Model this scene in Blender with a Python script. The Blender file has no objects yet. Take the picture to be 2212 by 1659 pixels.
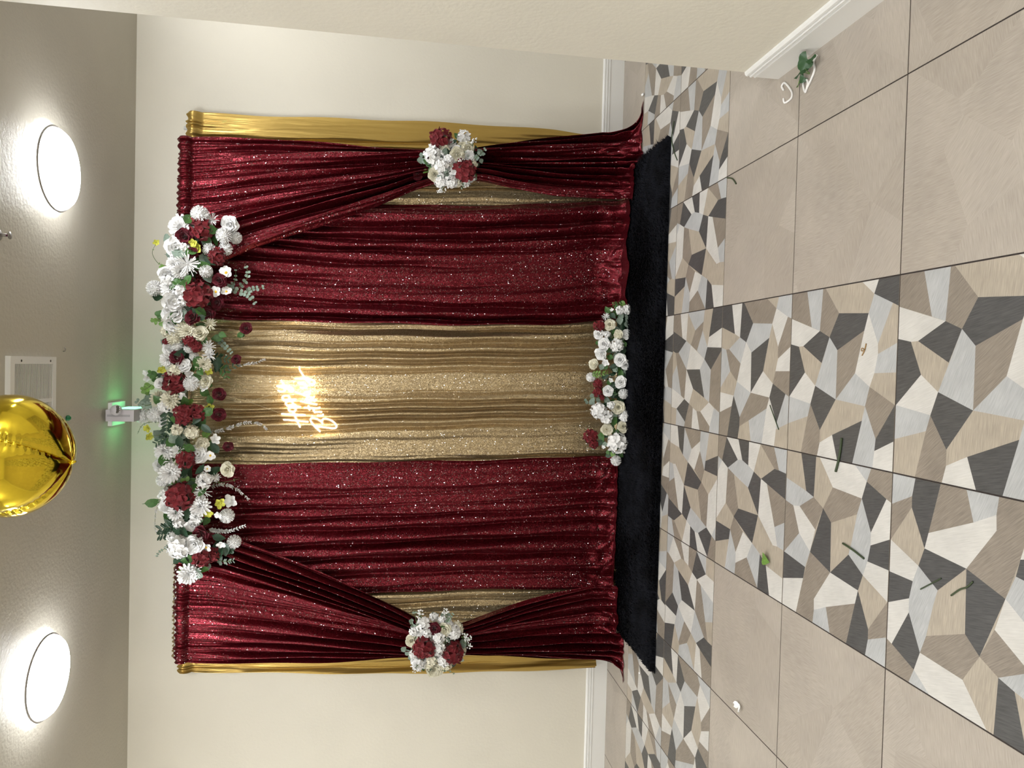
import bpy, math, random
import numpy as np
from mathutils import Vector, Matrix

S = bpy.context.scene
COL = S.collection
R = math.radians

# ------------------------------------------------------------------ camera
# The photograph was taken with the phone turned a quarter: world up points to image left.
F_PX, PITCH, ROLL, YAW, CAM_H = 1557.2, .158601, -.0217548, -.0236486, 1.51857
CX, CY = 1106.0, 829.5
def ray(px, py):
    w2, u2 = CX - px, CY - py
    cr, sr = math.cos(ROLL), math.sin(ROLL)
    u, w = u2*cr + w2*sr, -u2*sr + w2*cr
    cp, sp = math.cos(PITCH), math.sin(PITCH)
    y, z, x = F_PX*cp + w*sp, -F_PX*sp + w*cp, u
    c, s = math.cos(YAW), math.sin(YAW)
    return Vector((x*c + y*s, -x*s + y*c, z))
EYE = Vector((0, 0, CAM_H))
def at(px, py, Y):
    d = ray(px, py); return EYE + d*(Y/d.y)
def onz(px, py, z=0.0):
    d = ray(px, py); return EYE + d*((z - CAM_H)/d.z)
def pxm(Y):                       # metres covered by one photograph pixel at depth Y
    return Y/F_PX*1.01
cam_data = bpy.data.cameras.new('camera')
cam = bpy.data.objects.new('camera', cam_data); COL.objects.link(cam)
fwd = ray(CX, CY).normalized()
left = (ray(CX - 100, CY) - ray(CX, CY)).normalized()
upv = (ray(CX, CY - 100) - ray(CX, CY)).normalized()
M = Matrix((-left, upv, -fwd)).transposed().to_4x4(); M.translation = EYE
cam.matrix_world = M
cam_data.sensor_fit = 'HORIZONTAL'; cam_data.sensor_width = 36.0
cam_data.lens = F_PX*36.0/2212.0
cam_data.clip_start = .02
S.camera = cam

# ------------------------------------------------------------------ world and exposure (closed room lit by its ceiling lamps, seen and added)
wd = bpy.data.worlds.new('world'); S.world = wd; wd.use_nodes = True
wd.node_tree.nodes['Background'].inputs[0].default_value = (.02, .02, .02, 1)
S.view_settings.view_transform = 'Standard'
S.view_settings.look = 'None'
S.view_settings.gamma = 1.0
S.view_settings.use_curve_mapping = False
S.view_settings.exposure = 0.42
LAMP_POWER = 42.0

# ------------------------------------------------------------------ helpers
def tag(o, label=None, cat=None, group=None, kind=None):
    if label: o['label'] = label
    if cat: o['category'] = cat
    if group: o['group'] = group
    if kind: o['kind'] = kind
    return o
class MB:
    def __init__(s): s.v = []; s.f = []; s.m = []
    def add(s, vs, fs, mi=0):
        b = len(s.v); s.v.extend([tuple(p) for p in vs])
        for f in fs: s.f.append(tuple(i + b for i in f)); s.m.append(mi)
        return s
    def box(s, x0, x1, y0, y1, z0, z1, mi=0):
        return s.add([(x0,y0,z0),(x1,y0,z0),(x1,y1,z0),(x0,y1,z0),(x0,y0,z1),(x1,y0,z1),(x1,y1,z1),(x0,y1,z1)],
                     [(0,3,2,1),(4,5,6,7),(0,1,5,4),(1,2,6,5),(2,3,7,6),(3,0,4,7)], mi)
    def tube(s, pts, r, n=6, mi=0, cap=True):
        pts = [Vector(p) for p in pts]; rs = r if isinstance(r, (list, tuple)) else [r]*len(pts)
        ring = []
        a0 = None
        for i, p in enumerate(pts):
            t = (pts[min(i+1, len(pts)-1)] - pts[max(i-1, 0)])
            t = t.normalized() if t.length > 1e-9 else Vector((0,0,1))
            if a0 is None:
                a0 = t.orthogonal().normalized()
            a = (a0 - t*a0.dot(t)); a = a.normalized() if a.length > 1e-6 else t.orthogonal().normalized()
            a0 = a; b = t.cross(a)
            for k in range(n):
                an = 2*math.pi*k/n; ring.append(p + (a*math.cos(an) + b*math.sin(an))*rs[i])
        fs = []
        for i in range(len(pts)-1):
            for k in range(n):
                fs.append((i*n+k, i*n+(k+1)%n, (i+1)*n+(k+1)%n, (i+1)*n+k))
        if cap:
            fs.append(tuple(range(n-1, -1, -1))); L = (len(pts)-1)*n; fs.append(tuple(L+k for k in range(n)))
        return s.add(ring, fs, mi)
    def lathe(s, prof, n=24, c=(0,0,0), mi=0, axis='z'):
        vs = []
        for r, h in prof:
            for k in range(n):
                a = 2*math.pi*k/n
                p = (r*math.cos(a), r*math.sin(a), h) if axis == 'z' else ((r*math.cos(a), h, r*math.sin(a)) if axis == 'y' else (h, r*math.cos(a), r*math.sin(a)))
                vs.append((p[0]+c[0], p[1]+c[1], p[2]+c[2]))
        fs = []
        for i in range(len(prof)-1):
            for k in range(n):
                fs.append((i*n+k, i*n+(k+1)%n, (i+1)*n+(k+1)%n, (i+1)*n+k))
        return s.add(vs, fs, mi)
    def ball(s, c, r, nu=8, nv=5, mi=0):
        return s.lathe([(max(1e-4, r*math.sin(math.pi*j/nv)), -r*math.cos(math.pi*j/nv)) for j in range(nv+1)], nu, c, mi)
    def mesh(s, name, mats, smooth=True):
        me = bpy.data.meshes.new(name); me.from_pydata(s.v, [], s.f)
        for m in (mats if isinstance(mats, (list, tuple)) else [mats]): me.materials.append(m)
        me.polygons.foreach_set('material_index', s.m)
        if smooth: me.polygons.foreach_set('use_smooth', [True]*len(me.polygons))
        me.update(); return me
    def build(s, name, mats, parent=None, smooth=False):
        return obj(name, s.mesh(name, mats, smooth), parent)
def obj(name, me, parent=None, loc=None, rot=None, scale=None):
    o = bpy.data.objects.new(name, me); COL.objects.link(o)
    if parent: o.parent = parent
    if loc is not None: o.location = loc
    if rot is not None: o.rotation_euler = rot
    if scale is not None: o.scale = scale if hasattr(scale, '__len__') else (scale,)*3
    return o
def empty(name, loc, label, cat, group=None):
    o = obj(name, None, None, loc); o.empty_display_size = .05
    return tag(o, label, cat, group)
def smooth_path(pts, n=6):
    pts = [Vector(p) for p in pts]; out = []
    for i in range(len(pts)-1):
        p0, p1, p2, p3 = pts[max(i-1,0)], pts[i], pts[i+1], pts[min(i+2, len(pts)-1)]
        for k in range(n):
            t = k/n
            out.append(.5*((2*p1) + (p2-p0)*t + (2*p0-5*p1+4*p2-p3)*t*t + (3*p1-p0-3*p2+p3)*t**3))
    out.append(pts[-1]); return out

# ------------------------------------------------------------------ materials
def nodes(name):
    m = bpy.data.materials.new(name); m.use_nodes = True
    nt = m.node_tree; b = nt.nodes['Principled BSDF']; return m, nt, b
def setc(b, col, rough=.5, metal=0.0, spec=.5):
    b.inputs['Base Color'].default_value = (*col, 1); b.inputs['Roughness'].default_value = rough
    b.inputs['Metallic'].default_value = metal; b.inputs['Specular IOR Level'].default_value = spec
def noise_col(nt, b, c1, c2, scale=(1,1,1), freq=8.0, detail=4, lo=.35, hi=.65, coord='Object'):
    tc = nt.nodes.new('ShaderNodeTexCoord'); mp = nt.nodes.new('ShaderNodeMapping'); mp.inputs['Scale'].default_value = scale
    nz = nt.nodes.new('ShaderNodeTexNoise'); nz.inputs['Scale'].default_value = freq; nz.inputs['Detail'].default_value = detail
    rp = nt.nodes.new('ShaderNodeValToRGB'); rp.color_ramp.elements[0].position = lo; rp.color_ramp.elements[1].position = hi
    rp.color_ramp.elements[0].color = (*c1, 1); rp.color_ramp.elements[1].color = (*c2, 1)
    L = nt.links; L.new(tc.outputs[coord], mp.inputs[0]); L.new(mp.outputs[0], nz.inputs['Vector']); L.new(nz.outputs['Fac'], rp.inputs[0])
    L.new(rp.outputs[0], b.inputs['Base Color']); return tc, mp, nz, rp
def bump(nt, b, freq, strength, dist=.01, scale=(1,1,1), detail=3, coord='Object'):
    tc = nt.nodes.new('ShaderNodeTexCoord'); mp = nt.nodes.new('ShaderNodeMapping'); mp.inputs['Scale'].default_value = scale
    nz = nt.nodes.new('ShaderNodeTexNoise'); nz.inputs['Scale'].default_value = freq; nz.inputs['Detail'].default_value = detail
    bp = nt.nodes.new('ShaderNodeBump'); bp.inputs['Strength'].default_value = strength; bp.inputs['Distance'].default_value = dist
    L = nt.links; L.new(tc.outputs[coord], mp.inputs[0]); L.new(mp.outputs[0], nz.inputs['Vector']); L.new(nz.outputs['Fac'], bp.inputs['Height']); L.new(bp.outputs[0], b.inputs['Normal'])
def simple(name, col, rough=.5, metal=0.0, spec=.5, var=0.0, freq=30.0, sss=0.0):
    m, nt, b = nodes(name); setc(b, col, rough, metal, spec)
    if var:
        noise_col(nt, b, tuple(c*(1-var) for c in col), tuple(min(1, c*(1+var)) for c in col), freq=freq)
    return m
def emit(name, col, strength):
    m, nt, b = nodes(name); setc(b, (.8,.8,.8), .5)
    b.inputs['Emission Color'].default_value = (*col, 1); b.inputs['Emission Strength'].default_value = strength
    return m

def wall_mat(name, c, rough=.6, bs=.25):
    m, nt, b = nodes(name); setc(b, c, rough, 0, .3)
    noise_col(nt, b, tuple(x*.965 for x in c), tuple(min(1, x*1.02) for x in c), freq=1.6, detail=5)
    bump(nt, b, 55, bs, .004, detail=4); return m
M_WALL = wall_mat('cream wall paint', (.735, .70, .605))
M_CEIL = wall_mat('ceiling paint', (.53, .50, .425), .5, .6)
M_BASE = simple('white trim paint', (.80, .80, .78), .35)
M_GROUT = simple('brown grout', (.035, .026, .022), .9)

def tile_mat(name, c, dark, ang, streak=70.0, amt=1.0):
    m, nt, b = nodes(name); setc(b, c, .42, 0, .35)
    tc, mp, nz, rp = noise_col(nt, b, tuple(x*(1-.28*amt) for x in c), tuple(min(1, x*(1+.12*amt)) for x in c), scale=(1, .06, 1), freq=streak*5.0, detail=6, lo=.3, hi=.7)
    mp.vector_type = 'TEXTURE'; mp.inputs['Scale'].default_value = (1, 18, 1); mp.inputs['Rotation'].default_value = (0, 0, R(ang))
    nz2 = nt.nodes.new('ShaderNodeTexNoise'); nz2.inputs['Scale'].default_value = 9; nz2.inputs['Detail'].default_value = 4
    mx = nt.nodes.new('ShaderNodeMixRGB'); mx.blend_type = 'MULTIPLY'; mx.inputs[0].default_value = .5
    r2 = nt.nodes.new('ShaderNodeValToRGB'); r2.color_ramp.elements[0].position = .3; r2.color_ramp.elements[1].position = .7
    r2.color_ramp.elements[0].color = (.72,.72,.72,1); r2.color_ramp.elements[1].color = (1.0,1.0,1.0,1)
    L = nt.links; L.new(tc.outputs['Object'], nz2.inputs['Vector']); L.new(nz2.outputs['Fac'], r2.inputs[0])
    L.new(rp.outputs[0], mx.inputs[1]); L.new(r2.outputs[0], mx.inputs[2]); L.new(mx.outputs[0], b.inputs['Base Color'])
    return m
TM = {'W': tile_mat('tile print white', (.63,.61,.572), 0, 20, amt=.35),
      'G': tile_mat('tile print pale grey', (.475,.48,.478), 0, 65, amt=.6),
      'B': tile_mat('tile print beige', (.45,.392,.315), 0, 85, amt=.8),
      'N': tile_mat('tile print taupe', (.285,.243,.198), 0, 40, amt=.9),
      'K': tile_mat('tile print charcoal', (.092,.090,.088), 0, 12, amt=1.3)}
def plain_tile_mat():
    m, nt, b = nodes('plain tile greige'); setc(b, (.40,.34,.275), .40, 0, .35)
    L = nt.links; tc = nt.nodes.new('ShaderNodeTexCoord')
    oi = nt.nodes.new('ShaderNodeObjectInfo')
    off = nt.nodes.new('ShaderNodeVectorMath'); off.operation = 'ADD'
    sc = nt.nodes.new('ShaderNodeVectorMath'); sc.operation = 'SCALE'; sc.inputs['Scale'].default_value = 3.0
    cmb = nt.nodes.new('ShaderNodeCombineXYZ'); L.new(oi.outputs['Random'], cmb.inputs[0]); L.new(oi.outputs['Random'], cmb.inputs[1])
    L.new(cmb.outputs[0], sc.inputs[0]); L.new(tc.outputs['Object'], off.inputs[0]); L.new(sc.outputs[0], off.inputs[1])
    fac = []
    for ang in (4, 48, -78):
        mp = nt.nodes.new('ShaderNodeMapping'); mp.vector_type = 'TEXTURE'; mp.inputs['Rotation'].default_value = (0,0,R(ang)); mp.inputs['Scale'].default_value = (1, 16, 1)
        nz = nt.nodes.new('ShaderNodeTexNoise'); nz.inputs['Scale'].default_value = 330; nz.inputs['Detail'].default_value = 6
        L.new(off.outputs[0], mp.inputs[0]); L.new(mp.outputs[0], nz.inputs['Vector']); fac.append(nz.outputs['Fac'])
    vo = nt.nodes.new('ShaderNodeTexVoronoi'); vo.inputs['Scale'].default_value = 3.2; L.new(off.outputs[0], vo.inputs['Vector'])
    sp = nt.nodes.new('ShaderNodeSeparateColor'); L.new(vo.outputs['Color'], sp.inputs[0])
    prev = fac[0]
    for k, th in ((1, .36), (2, .68)):
        gt = nt.nodes.new('ShaderNodeMath'); gt.operation = 'GREATER_THAN'; gt.inputs[1].default_value = th; L.new(sp.outputs[0], gt.inputs[0])
        mx = nt.nodes.new('ShaderNodeMix'); L.new(gt.outputs[0], mx.inputs[0]); L.new(prev, mx.inputs[2]); L.new(fac[k], mx.inputs[3]); prev = mx.outputs[0]
    rp = nt.nodes.new('ShaderNodeValToRGB'); rp.color_ramp.elements[0].position = .28; rp.color_ramp.elements[1].position = .72
    rp.color_ramp.elements[0].color = (.375,.328,.275,1); rp.color_ramp.elements[1].color = (.475,.425,.365,1)
    mr = nt.nodes.new('ShaderNodeMath'); mr.operation = 'MULTIPLY_ADD'; mr.inputs[1].default_value = .22; mr.inputs[2].default_value = -.11; L.new(sp.outputs[1], mr.inputs[0])
    sm_ = nt.nodes.new('ShaderNodeMath'); sm_.operation = 'ADD'; L.new(prev, sm_.inputs[0]); L.new(mr.outputs[0], sm_.inputs[1]); L.new(sm_.outputs[0], rp.inputs[0])
    nz2 = nt.nodes.new('ShaderNodeTexNoise'); nz2.inputs['Scale'].default_value = 5; nz2.inputs['Detail'].default_value = 5; L.new(off.outputs[0], nz2.inputs['Vector'])
    r2 = nt.nodes.new('ShaderNodeValToRGB'); r2.color_ramp.elements[0].position = .3; r2.color_ramp.elements[1].position = .7
    r2.color_ramp.elements[0].color = (.85,.85,.86,1); r2.color_ramp.elements[1].color = (1,1,1,1); L.new(nz2.outputs['Fac'], r2.inputs[0])
    mm = nt.nodes.new('ShaderNodeMixRGB'); mm.blend_type = 'MULTIPLY'; mm.inputs[0].default_value = .8
    L.new(rp.outputs[0], mm.inputs[1]); L.new(r2.outputs[0], mm.inputs[2]); L.new(mm.outputs[0], b.inputs['Base Color'])
    return m
M_PLAIN = plain_tile_mat()

def sequin_mat(name, col, dark, spread, coat, rough, metal, scale=165.0):
    """round sequins: every cell of the cloth has its own small tilt and tone"""
    m, nt, b = nodes(name); L = nt.links
    setc(b, col, rough, metal, .5)
    uv = nt.nodes.new('ShaderNodeUVMap')
    vo = nt.nodes.new('ShaderNodeTexVoronoi'); vo.voronoi_dimensions = '2D'; vo.inputs['Scale'].default_value = scale; vo.inputs['Randomness'].default_value = .75
    L.new(uv.outputs[0], vo.inputs['Vector'])
    sub = nt.nodes.new('ShaderNodeVectorMath'); sub.operation = 'SUBTRACT'; sub.inputs[1].default_value = (.5,.5,.5); L.new(vo.outputs['Color'], sub.inputs[0])
    scl = nt.nodes.new('ShaderNodeVectorMath'); scl.operation = 'MULTIPLY'; scl.inputs[1].default_value = spread; L.new(sub.outputs[0], scl.inputs[0])
    ge = nt.nodes.new('ShaderNodeNewGeometry')
    ad = nt.nodes.new('ShaderNodeVectorMath'); ad.operation = 'ADD'; L.new(ge.outputs['Normal'], ad.inputs[0]); L.new(scl.outputs[0], ad.inputs[1])
    no = nt.nodes.new('ShaderNodeVectorMath'); no.operation = 'NORMALIZE'; L.new(ad.outputs[0], no.inputs[0])
    scl2 = nt.nodes.new('ShaderNodeVectorMath'); scl2.operation = 'SCALE'; scl2.inputs['Scale'].default_value = .26; L.new(scl.outputs[0], scl2.inputs[0])
    ad2 = nt.nodes.new('ShaderNodeVectorMath'); ad2.operation = 'ADD'; L.new(ge.outputs['Normal'], ad2.inputs[0]); L.new(scl2.outputs[0], ad2.inputs[1])
    no2 = nt.nodes.new('ShaderNodeVectorMath'); no2.operation = 'NORMALIZE'; L.new(ad2.outputs[0], no2.inputs[0])
    L.new(no2.outputs[0], b.inputs['Normal'])
    sp = nt.nodes.new('ShaderNodeSeparateColor'); L.new(vo.outputs['Color'], sp.inputs[0])
    rp = nt.nodes.new('ShaderNodeValToRGB'); rp.color_ramp.elements[0].position = 0; rp.color_ramp.elements[1].position = 1
    rp.color_ramp.elements[0].color = (*dark, 1); rp.color_ramp.elements[1].color = (*col, 1); L.new(sp.outputs[2], rp.inputs[0])
    L.new(rp.outputs[0], b.inputs['Base Color'])
    wn = nt.nodes.new('ShaderNodeTexWhiteNoise'); wn.noise_dimensions = '3D'; L.new(vo.outputs['Position'], wn.inputs['Vector'])
    gt = nt.nodes.new('ShaderNodeMath'); gt.operation = 'GREATER_THAN'; gt.inputs[1].default_value = 1 - coat; L.new(wn.outputs['Value'], gt.inputs[0]); L.new(gt.outputs[0], b.inputs['Coat Weight'])
    b.inputs['Coat IOR'].default_value = 2.2; b.inputs['Coat Roughness'].default_value = .10
    L.new(no.outputs[0], b.inputs['Coat Normal'])
    return m
M_BURG = sequin_mat('burgundy sequin cloth', (.162,.0095,.018), (.105,.005,.010), (.60,.25,1.35), .13, .32, .75, 190.0)
M_GSEQ = sequin_mat('gold sequin cloth', (.56,.435,.255), (.40,.30,.165), (.60,.25,1.3), .24, .32, .75, 230.0)
def satin_mat():
    m, nt, b = nodes('gold satin cloth'); setc(b, (.50,.34,.095), .34, .75, .5)
    bump(nt, b, 14, .25, .02, scale=(3, 1, .15)); return m
M_SATIN = satin_mat()
M_GREEN = simple('leaf green', (.055,.145,.032), .45, var=.35, freq=18)
M_LIME = simple('young leaf green', (.14,.27,.05), .45, var=.3, freq=18)
M_DKGREEN = simple('dark leaf green', (.022,.060,.030), .45, var=.3, freq=18)
M_EUC = simple('eucalyptus grey green', (.22,.29,.235), .6, var=.25, freq=14)
M_STEM = simple('stem green', (.10,.15,.05), .6)
M_WIRE = simple('stem brown', (.16,.11,.06), .6)
def petal_mat(name, col, var=.12, rough=.6):
    m, nt, b = nodes(name); setc(b, col, rough, 0, .25)
    noise_col(nt, b, tuple(c*(1-var) for c in col), tuple(min(1, c*(1+var*.4)) for c in col), freq=5, detail=3)
    b.inputs['Subsurface Weight'].default_value = .0
    b.inputs['Sheen Weight'].default_value = .15
    return m
PM = {'white': petal_mat('white petal', (.91,.91,.90), .06), 'cream': petal_mat('cream petal', (.84,.81,.66)),
      'burg': petal_mat('burgundy petal', (.185,.012,.018), .3), 'wine': petal_mat('wine petal', (.12,.006,.016), .35),
      'yellow': petal_mat('yellow green petal', (.66,.66,.10), .25)}
M_YCENTER = simple('yellow flower heart', (.75,.48,.03), .7)
TILE_PRINT = {
 'P1': 'N 1000,0 1000,166 777,227 841,0|G 1000,166 1000,335 750,315 777,227|N 1000,335 1000,361 844,501 709,416 750,315|B 1000,361 1000,704 927,807 826,766 844,501|W 1000,704 1000,840 927,807|K 1000,840 1000,1000 848,1000 927,807|G 927,807 866,957 657,852 826,766|B 866,957 848,1000 659,1000 604,855 657,852|K 844,501 826,766 734,735 631,497 709,416|W 826,766 657,852 604,855 502,831 428,796 500,667 734,735|G 659,1000 508,1000 502,831 604,855|N 631,497 734,735 500,667 346,498|W 841,0 750,315 663,141 661,92 678,0|K 750,315 709,416 557,345 663,141|B 661,92 663,141 557,345 419,286 499,170|K 678,0 661,92 499,170 342,0|G 709,416 631,497 346,498 419,286|W 499,170 419,286 307,242 342,0|K 419,286 346,498 156,351 307,242|G 500,667 428,796 322,764 346,498|B 502,831 508,1000 342,1000 428,796|N 428,796 342,1000 153,861 322,764|K 342,1000 155,1000 89,854 153,861|G 342,0 307,242 229,217 169,0|B 346,498 322,764 242,742 138,475 81,353 156,351|N 307,242 156,351 81,353 0,331 0,155 229,217|B 169,0 229,217 0,155 0,0|K 138,475 242,742 0,672 0,531|W 81,353 138,475 0,531 0,331|G 322,764 153,861 89,854 0,844 0,672 242,742|W 89,854 155,1000 0,1000 0,844',
 'P2': 'K 1000,0 1000,154 778,214 837,0|W 1000,154 1000,318 750,298 778,214|K 1000,318 1000,349 843,492 710,399 750,298|N 1000,349 1000,685 925,809 825,760 843,492|B 1000,685 1000,836 925,809|G 1000,836 1000,1000 846,1000 860,956 925,809|W 925,809 860,956 667,845 825,760|N 860,956 846,1000 663,1000 587,850 667,845|G 843,492 825,760 731,727 634,481 710,399|B 837,0 778,214 750,298 665,128 662,77 678,0|G 750,298 710,399 555,322 665,128|W 710,399 634,481 346,489 420,273 555,322|K 634,481 731,727 502,657 346,489|B 825,760 667,845 587,850 503,823 419,794 502,657 731,727|W 587,850 663,1000 505,1000 503,823|G 678,0 662,77 497,156 366,0|N 662,77 665,128 555,322 420,273 497,156|B 497,156 420,273 314,227 331,0 366,0|N 503,823 505,1000 340,1000 355,959 419,794|W 502,657 419,794 323,754 346,489|K 419,794 355,959 158,859 323,754|G 420,273 346,489 160,334 314,227|W 331,0 314,227 233,200 174,0|K 314,227 160,334 90,334 0,313 0,141 233,200|N 346,489 323,754 246,722 145,473 90,334 160,334|N 174,0 233,200 0,141 0,0|W 323,754 158,859 114,853 0,837 0,669 246,722|G 355,959 340,1000 166,1000 114,853 158,859|G 145,473 246,722 0,669 0,512|B 90,334 145,473 0,512 0,313|B 114,853 166,1000 0,1000 0,837',
 'P3': 'N 1000,0 1000,135 813,68 836,0|W 1000,135 1000,328 856,397 850,327|K 1000,135 850,327 768,170 813,68|K 1000,328 1000,491 829,490 856,397|W 1000,491 1000,657 798,573 829,490|B 1000,657 857,853 763,678 798,573|N 1000,657 1000,840 855,911 857,853|G 1000,840 1000,1000 847,1000 855,911|G 836,0 813,68 717,0|W 813,68 768,170 498,153 347,0 717,0|G 768,170 850,327 856,397 829,490 798,573 670,497 734,274|K 798,573 763,678 503,655 670,497|W 763,678 741,761 471,878 351,920 345,865 503,655|K 763,678 857,853 855,911 847,1000 679,1000 741,761|N 768,170 734,274 493,360 419,291 498,153|B 734,274 670,497 503,655 493,360|B 498,153 419,291 312,242 325,0 347,0|K 493,360 503,655 290,584 419,291|N 741,761 679,1000 527,1000 471,878|K 325,0 312,242 234,226 163,0|N 419,291 338,443 165,340 312,242|W 338,443 290,584 170,511 85,343 165,340|B 503,655 345,865 351,920 344,1000 161,1000 187,783 243,698 290,584|G 471,878 527,1000 344,1000 351,920|G 312,242 165,340 85,343 0,334 0,173 234,226|B 163,0 234,226 0,173 0,0|G 290,584 243,698 0,676 170,511|N 85,343 170,511 0,676 0,334|K 243,698 187,783 0,838 0,676|W 187,783 161,1000 0,1000 0,838',
 'P4': 'B 1000,0 1000,162 776,230 823,0|K 1000,162 1000,324 753,312 776,230|B 1000,324 1000,360 844,501 705,413 753,312|W 1000,360 1000,697 926,802 828,766 844,501|G 1000,697 1000,834 926,802|N 1000,834 1000,1000 849,1000 861,964 926,802|G 823,0 776,230 753,312 669,162 659,91 676,0|N 669,162 753,312 705,413 561,340|N 844,501 828,766 734,730 637,497 705,413|K 926,802 861,964 662,851 828,766|N 676,0 659,91 500,168 342,0|W 659,91 669,162 561,340 415,293 500,168|K 705,413 637,497 348,504 415,293|B 637,497 734,730 571,691 496,668 348,504|G 828,766 662,851 593,853 502,832 417,798 496,668 571,691 734,730|W 861,964 849,1000 660,1000 593,853 662,851|G 500,168 415,293 308,247 342,0|K 342,0 308,247 234,229 168,0|N 415,293 348,504 144,351 78,355 0,345 0,161 234,229|K 348,504 496,668 417,798 323,762|K 593,853 660,1000 501,1000 502,832|W 502,832 501,1000 337,1000 417,798|W 348,504 323,762 244,740 136,475 78,355 144,351|W 168,0 234,229 0,161 0,0|B 417,798 337,1000 145,858 323,762|N 337,1000 154,1000 90,859 145,858|K 323,762 145,858 90,859 0,841 0,675 244,740|N 136,475 244,740 0,675 0,520|G 78,355 136,475 0,520 0,345|G 90,859 154,1000 0,1000 0,841',
 'P5': 'N 1000,0 1000,154 784,209 851,0|W 1000,154 1000,322 755,301 784,209|G 1000,322 1000,668 906,650 838,486|B 1000,322 838,486 716,402 755,301|N 906,650 831,640 663,534 716,402 838,486|B 1000,668 1000,827 771,766 690,740 831,640 906,650|K 1000,827 1000,1000 836,1000 771,766|W 771,766 836,1000 680,1000 690,740|G 831,640 690,740 592,690 663,534|K 851,0 755,301 654,133 653,64 670,0|G 755,301 716,402 503,325 654,133|W 716,402 592,690 507,606 503,325|K 690,740 680,1000 655,1000 505,820 592,690|N 655,1000 276,1000 170,1000 240,805 505,820|B 670,0 653,64 543,102 443,0|N 653,64 654,133 503,325 243,295 269,221 543,102|G 543,102 269,221 328,0 443,0|W 503,325 340,478 208,402 243,295|K 503,325 507,606 273,710 340,478|G 507,606 592,690 505,820 240,805 273,710|W 328,0 269,221 243,295 148,124 158,0|B 340,478 273,710 240,805 155,641 153,565 208,402|K 243,295 208,402 43,324 148,124|B 158,0 148,124 0,116 0,0|G 148,124 43,324 0,308 0,116|N 208,402 177,485 0,472 0,308 43,324|W 177,485 153,565 0,636 0,472|N 153,565 155,641 46,831 0,823 0,636|W 240,805 199,902 46,831 155,641|G 199,902 170,1000 0,1000 0,823 46,831',
 'P6': 'G 1000,0 1000,144 823,47 829,0|N 1000,144 1000,323 853,405 854,336|W 1000,144 854,336 772,176 823,47|W 1000,323 1000,497 833,496 853,405|N 1000,497 1000,660 800,579 833,496|G 1000,660 1000,847 860,848|K 1000,660 860,848 768,679 800,579|B 1000,847 1000,1000 845,1000 860,848|N 829,0 823,47 772,176 497,161 358,0|B 772,176 854,336 853,405 833,496 800,579 667,502 735,275|G 772,176 735,275 497,376 418,300 497,161|K 735,275 667,502 498,658 497,376|W 800,579 768,679 498,658 667,502|W 768,679 860,848 845,1000 677,1000 744,757|N 768,679 744,757 477,867 337,916 346,851 498,658|G 744,757 677,1000 521,1000 477,867|K 497,161 418,300 317,261 335,0 358,0|W 335,0 317,261 232,231 163,0|W 418,300 497,376 498,658 284,593 336,445|G 418,300 336,445 115,336 232,231 317,261|G 498,658 346,851 242,702 284,593|K 163,0 232,231 0,177 0,0|N 336,445 284,593 170,515 88,350 115,336|B 232,231 115,336 88,350 0,334 0,177|B 477,867 521,1000 334,1000 337,916|B 284,593 242,702 0,678 152,549 170,515|K 242,702 346,851 337,916 334,1000 163,1000 220,776|G 88,350 170,515 152,549 0,678 0,334|W 242,702 220,776 0,833 0,678|N 220,776 163,1000 0,1000 0,833',
 'P7': 'K 1000,0 1000,169 779,233 844,0|W 1000,169 1000,331 747,317 779,233|K 1000,331 837,493 707,415 747,317|N 1000,331 1000,750 942,804 822,764 837,493|G 1000,750 1000,1000 846,1000 942,804|W 822,764 942,804 846,1000 654,847|B 844,0 779,233 747,317 661,122 667,0|G 667,0 661,122 504,176 362,0|N 661,122 555,333 408,283 504,176|G 661,122 747,317 707,415 555,333|W 707,415 624,501 342,505 408,283 555,333|G 707,415 837,493 822,764 728,729 624,501|K 624,501 728,729 492,662 342,505|B 362,0 504,176 408,283 301,248 320,0|W 320,0 301,248 225,219 156,0|G 408,283 342,505 156,351 301,248|B 822,764 654,847 584,856 484,822 416,803 492,662 728,729|N 846,1000 657,1000 584,856 654,847|N 156,0 225,219 0,165 0,0|K 301,248 156,351 66,349 0,340 0,284 0,165 225,219|N 342,505 309,753 239,733 66,349 156,351|W 492,662 416,803 309,753 342,505|W 584,856 657,1000 491,1000 484,822|N 484,822 491,1000 349,1000 416,803|K 416,803 349,1000 201,1000 159,806 309,753|G 66,349 239,733 0,615 0,340|W 309,753 159,806 0,615 239,733|B 349,1000 142,1000 201,1000|N 0,615 159,806 201,1000 142,1000',
}

# ------------------------------------------------------------------ the room
T = .61
GX, GY = .3140, 3.83564            # a grout crossing: columns step +X, rows step towards the camera
XL, XR, YB, YF, ZC = GX - 8*T, GX + 7*T, 4.908, GY - 11*T, 3.18
floor = MB().box(XL - .15, XR + .15, YF - .15, YB + .15, -.08, -.0016).build('floor', M_GROUT)
tag(floor, kind='structure')
MB().box(XL - .15, XR + .15, YF - .15, YB + .15, ZC, ZC + .1).build('ceiling', M_CEIL)['kind'] = 'structure'
MB().box(XL - .15, XR + .15, YB, YB + .15, 0, ZC).build('wall_back', M_WALL)['kind'] = 'structure'
MB().box(XL - .15, XL, YF - .15, YB, 0, ZC).build('wall_left', M_WALL)['kind'] = 'structure'
MB().box(XR, XR + .15, YF - .15, YB, 0, ZC).build('wall_right', M_WALL)['kind'] = 'structure'
MB().box(XL, XR, YF - .15, YF, 0, ZC).build('wall_front', M_WALL)['kind'] = 'structure'
PX, PY = 1.224, 2.782
MB().box(PX, PX + .13, YF, PY, 0, ZC).build('wall_partition', M_WALL)['kind'] = 'structure'
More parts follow.
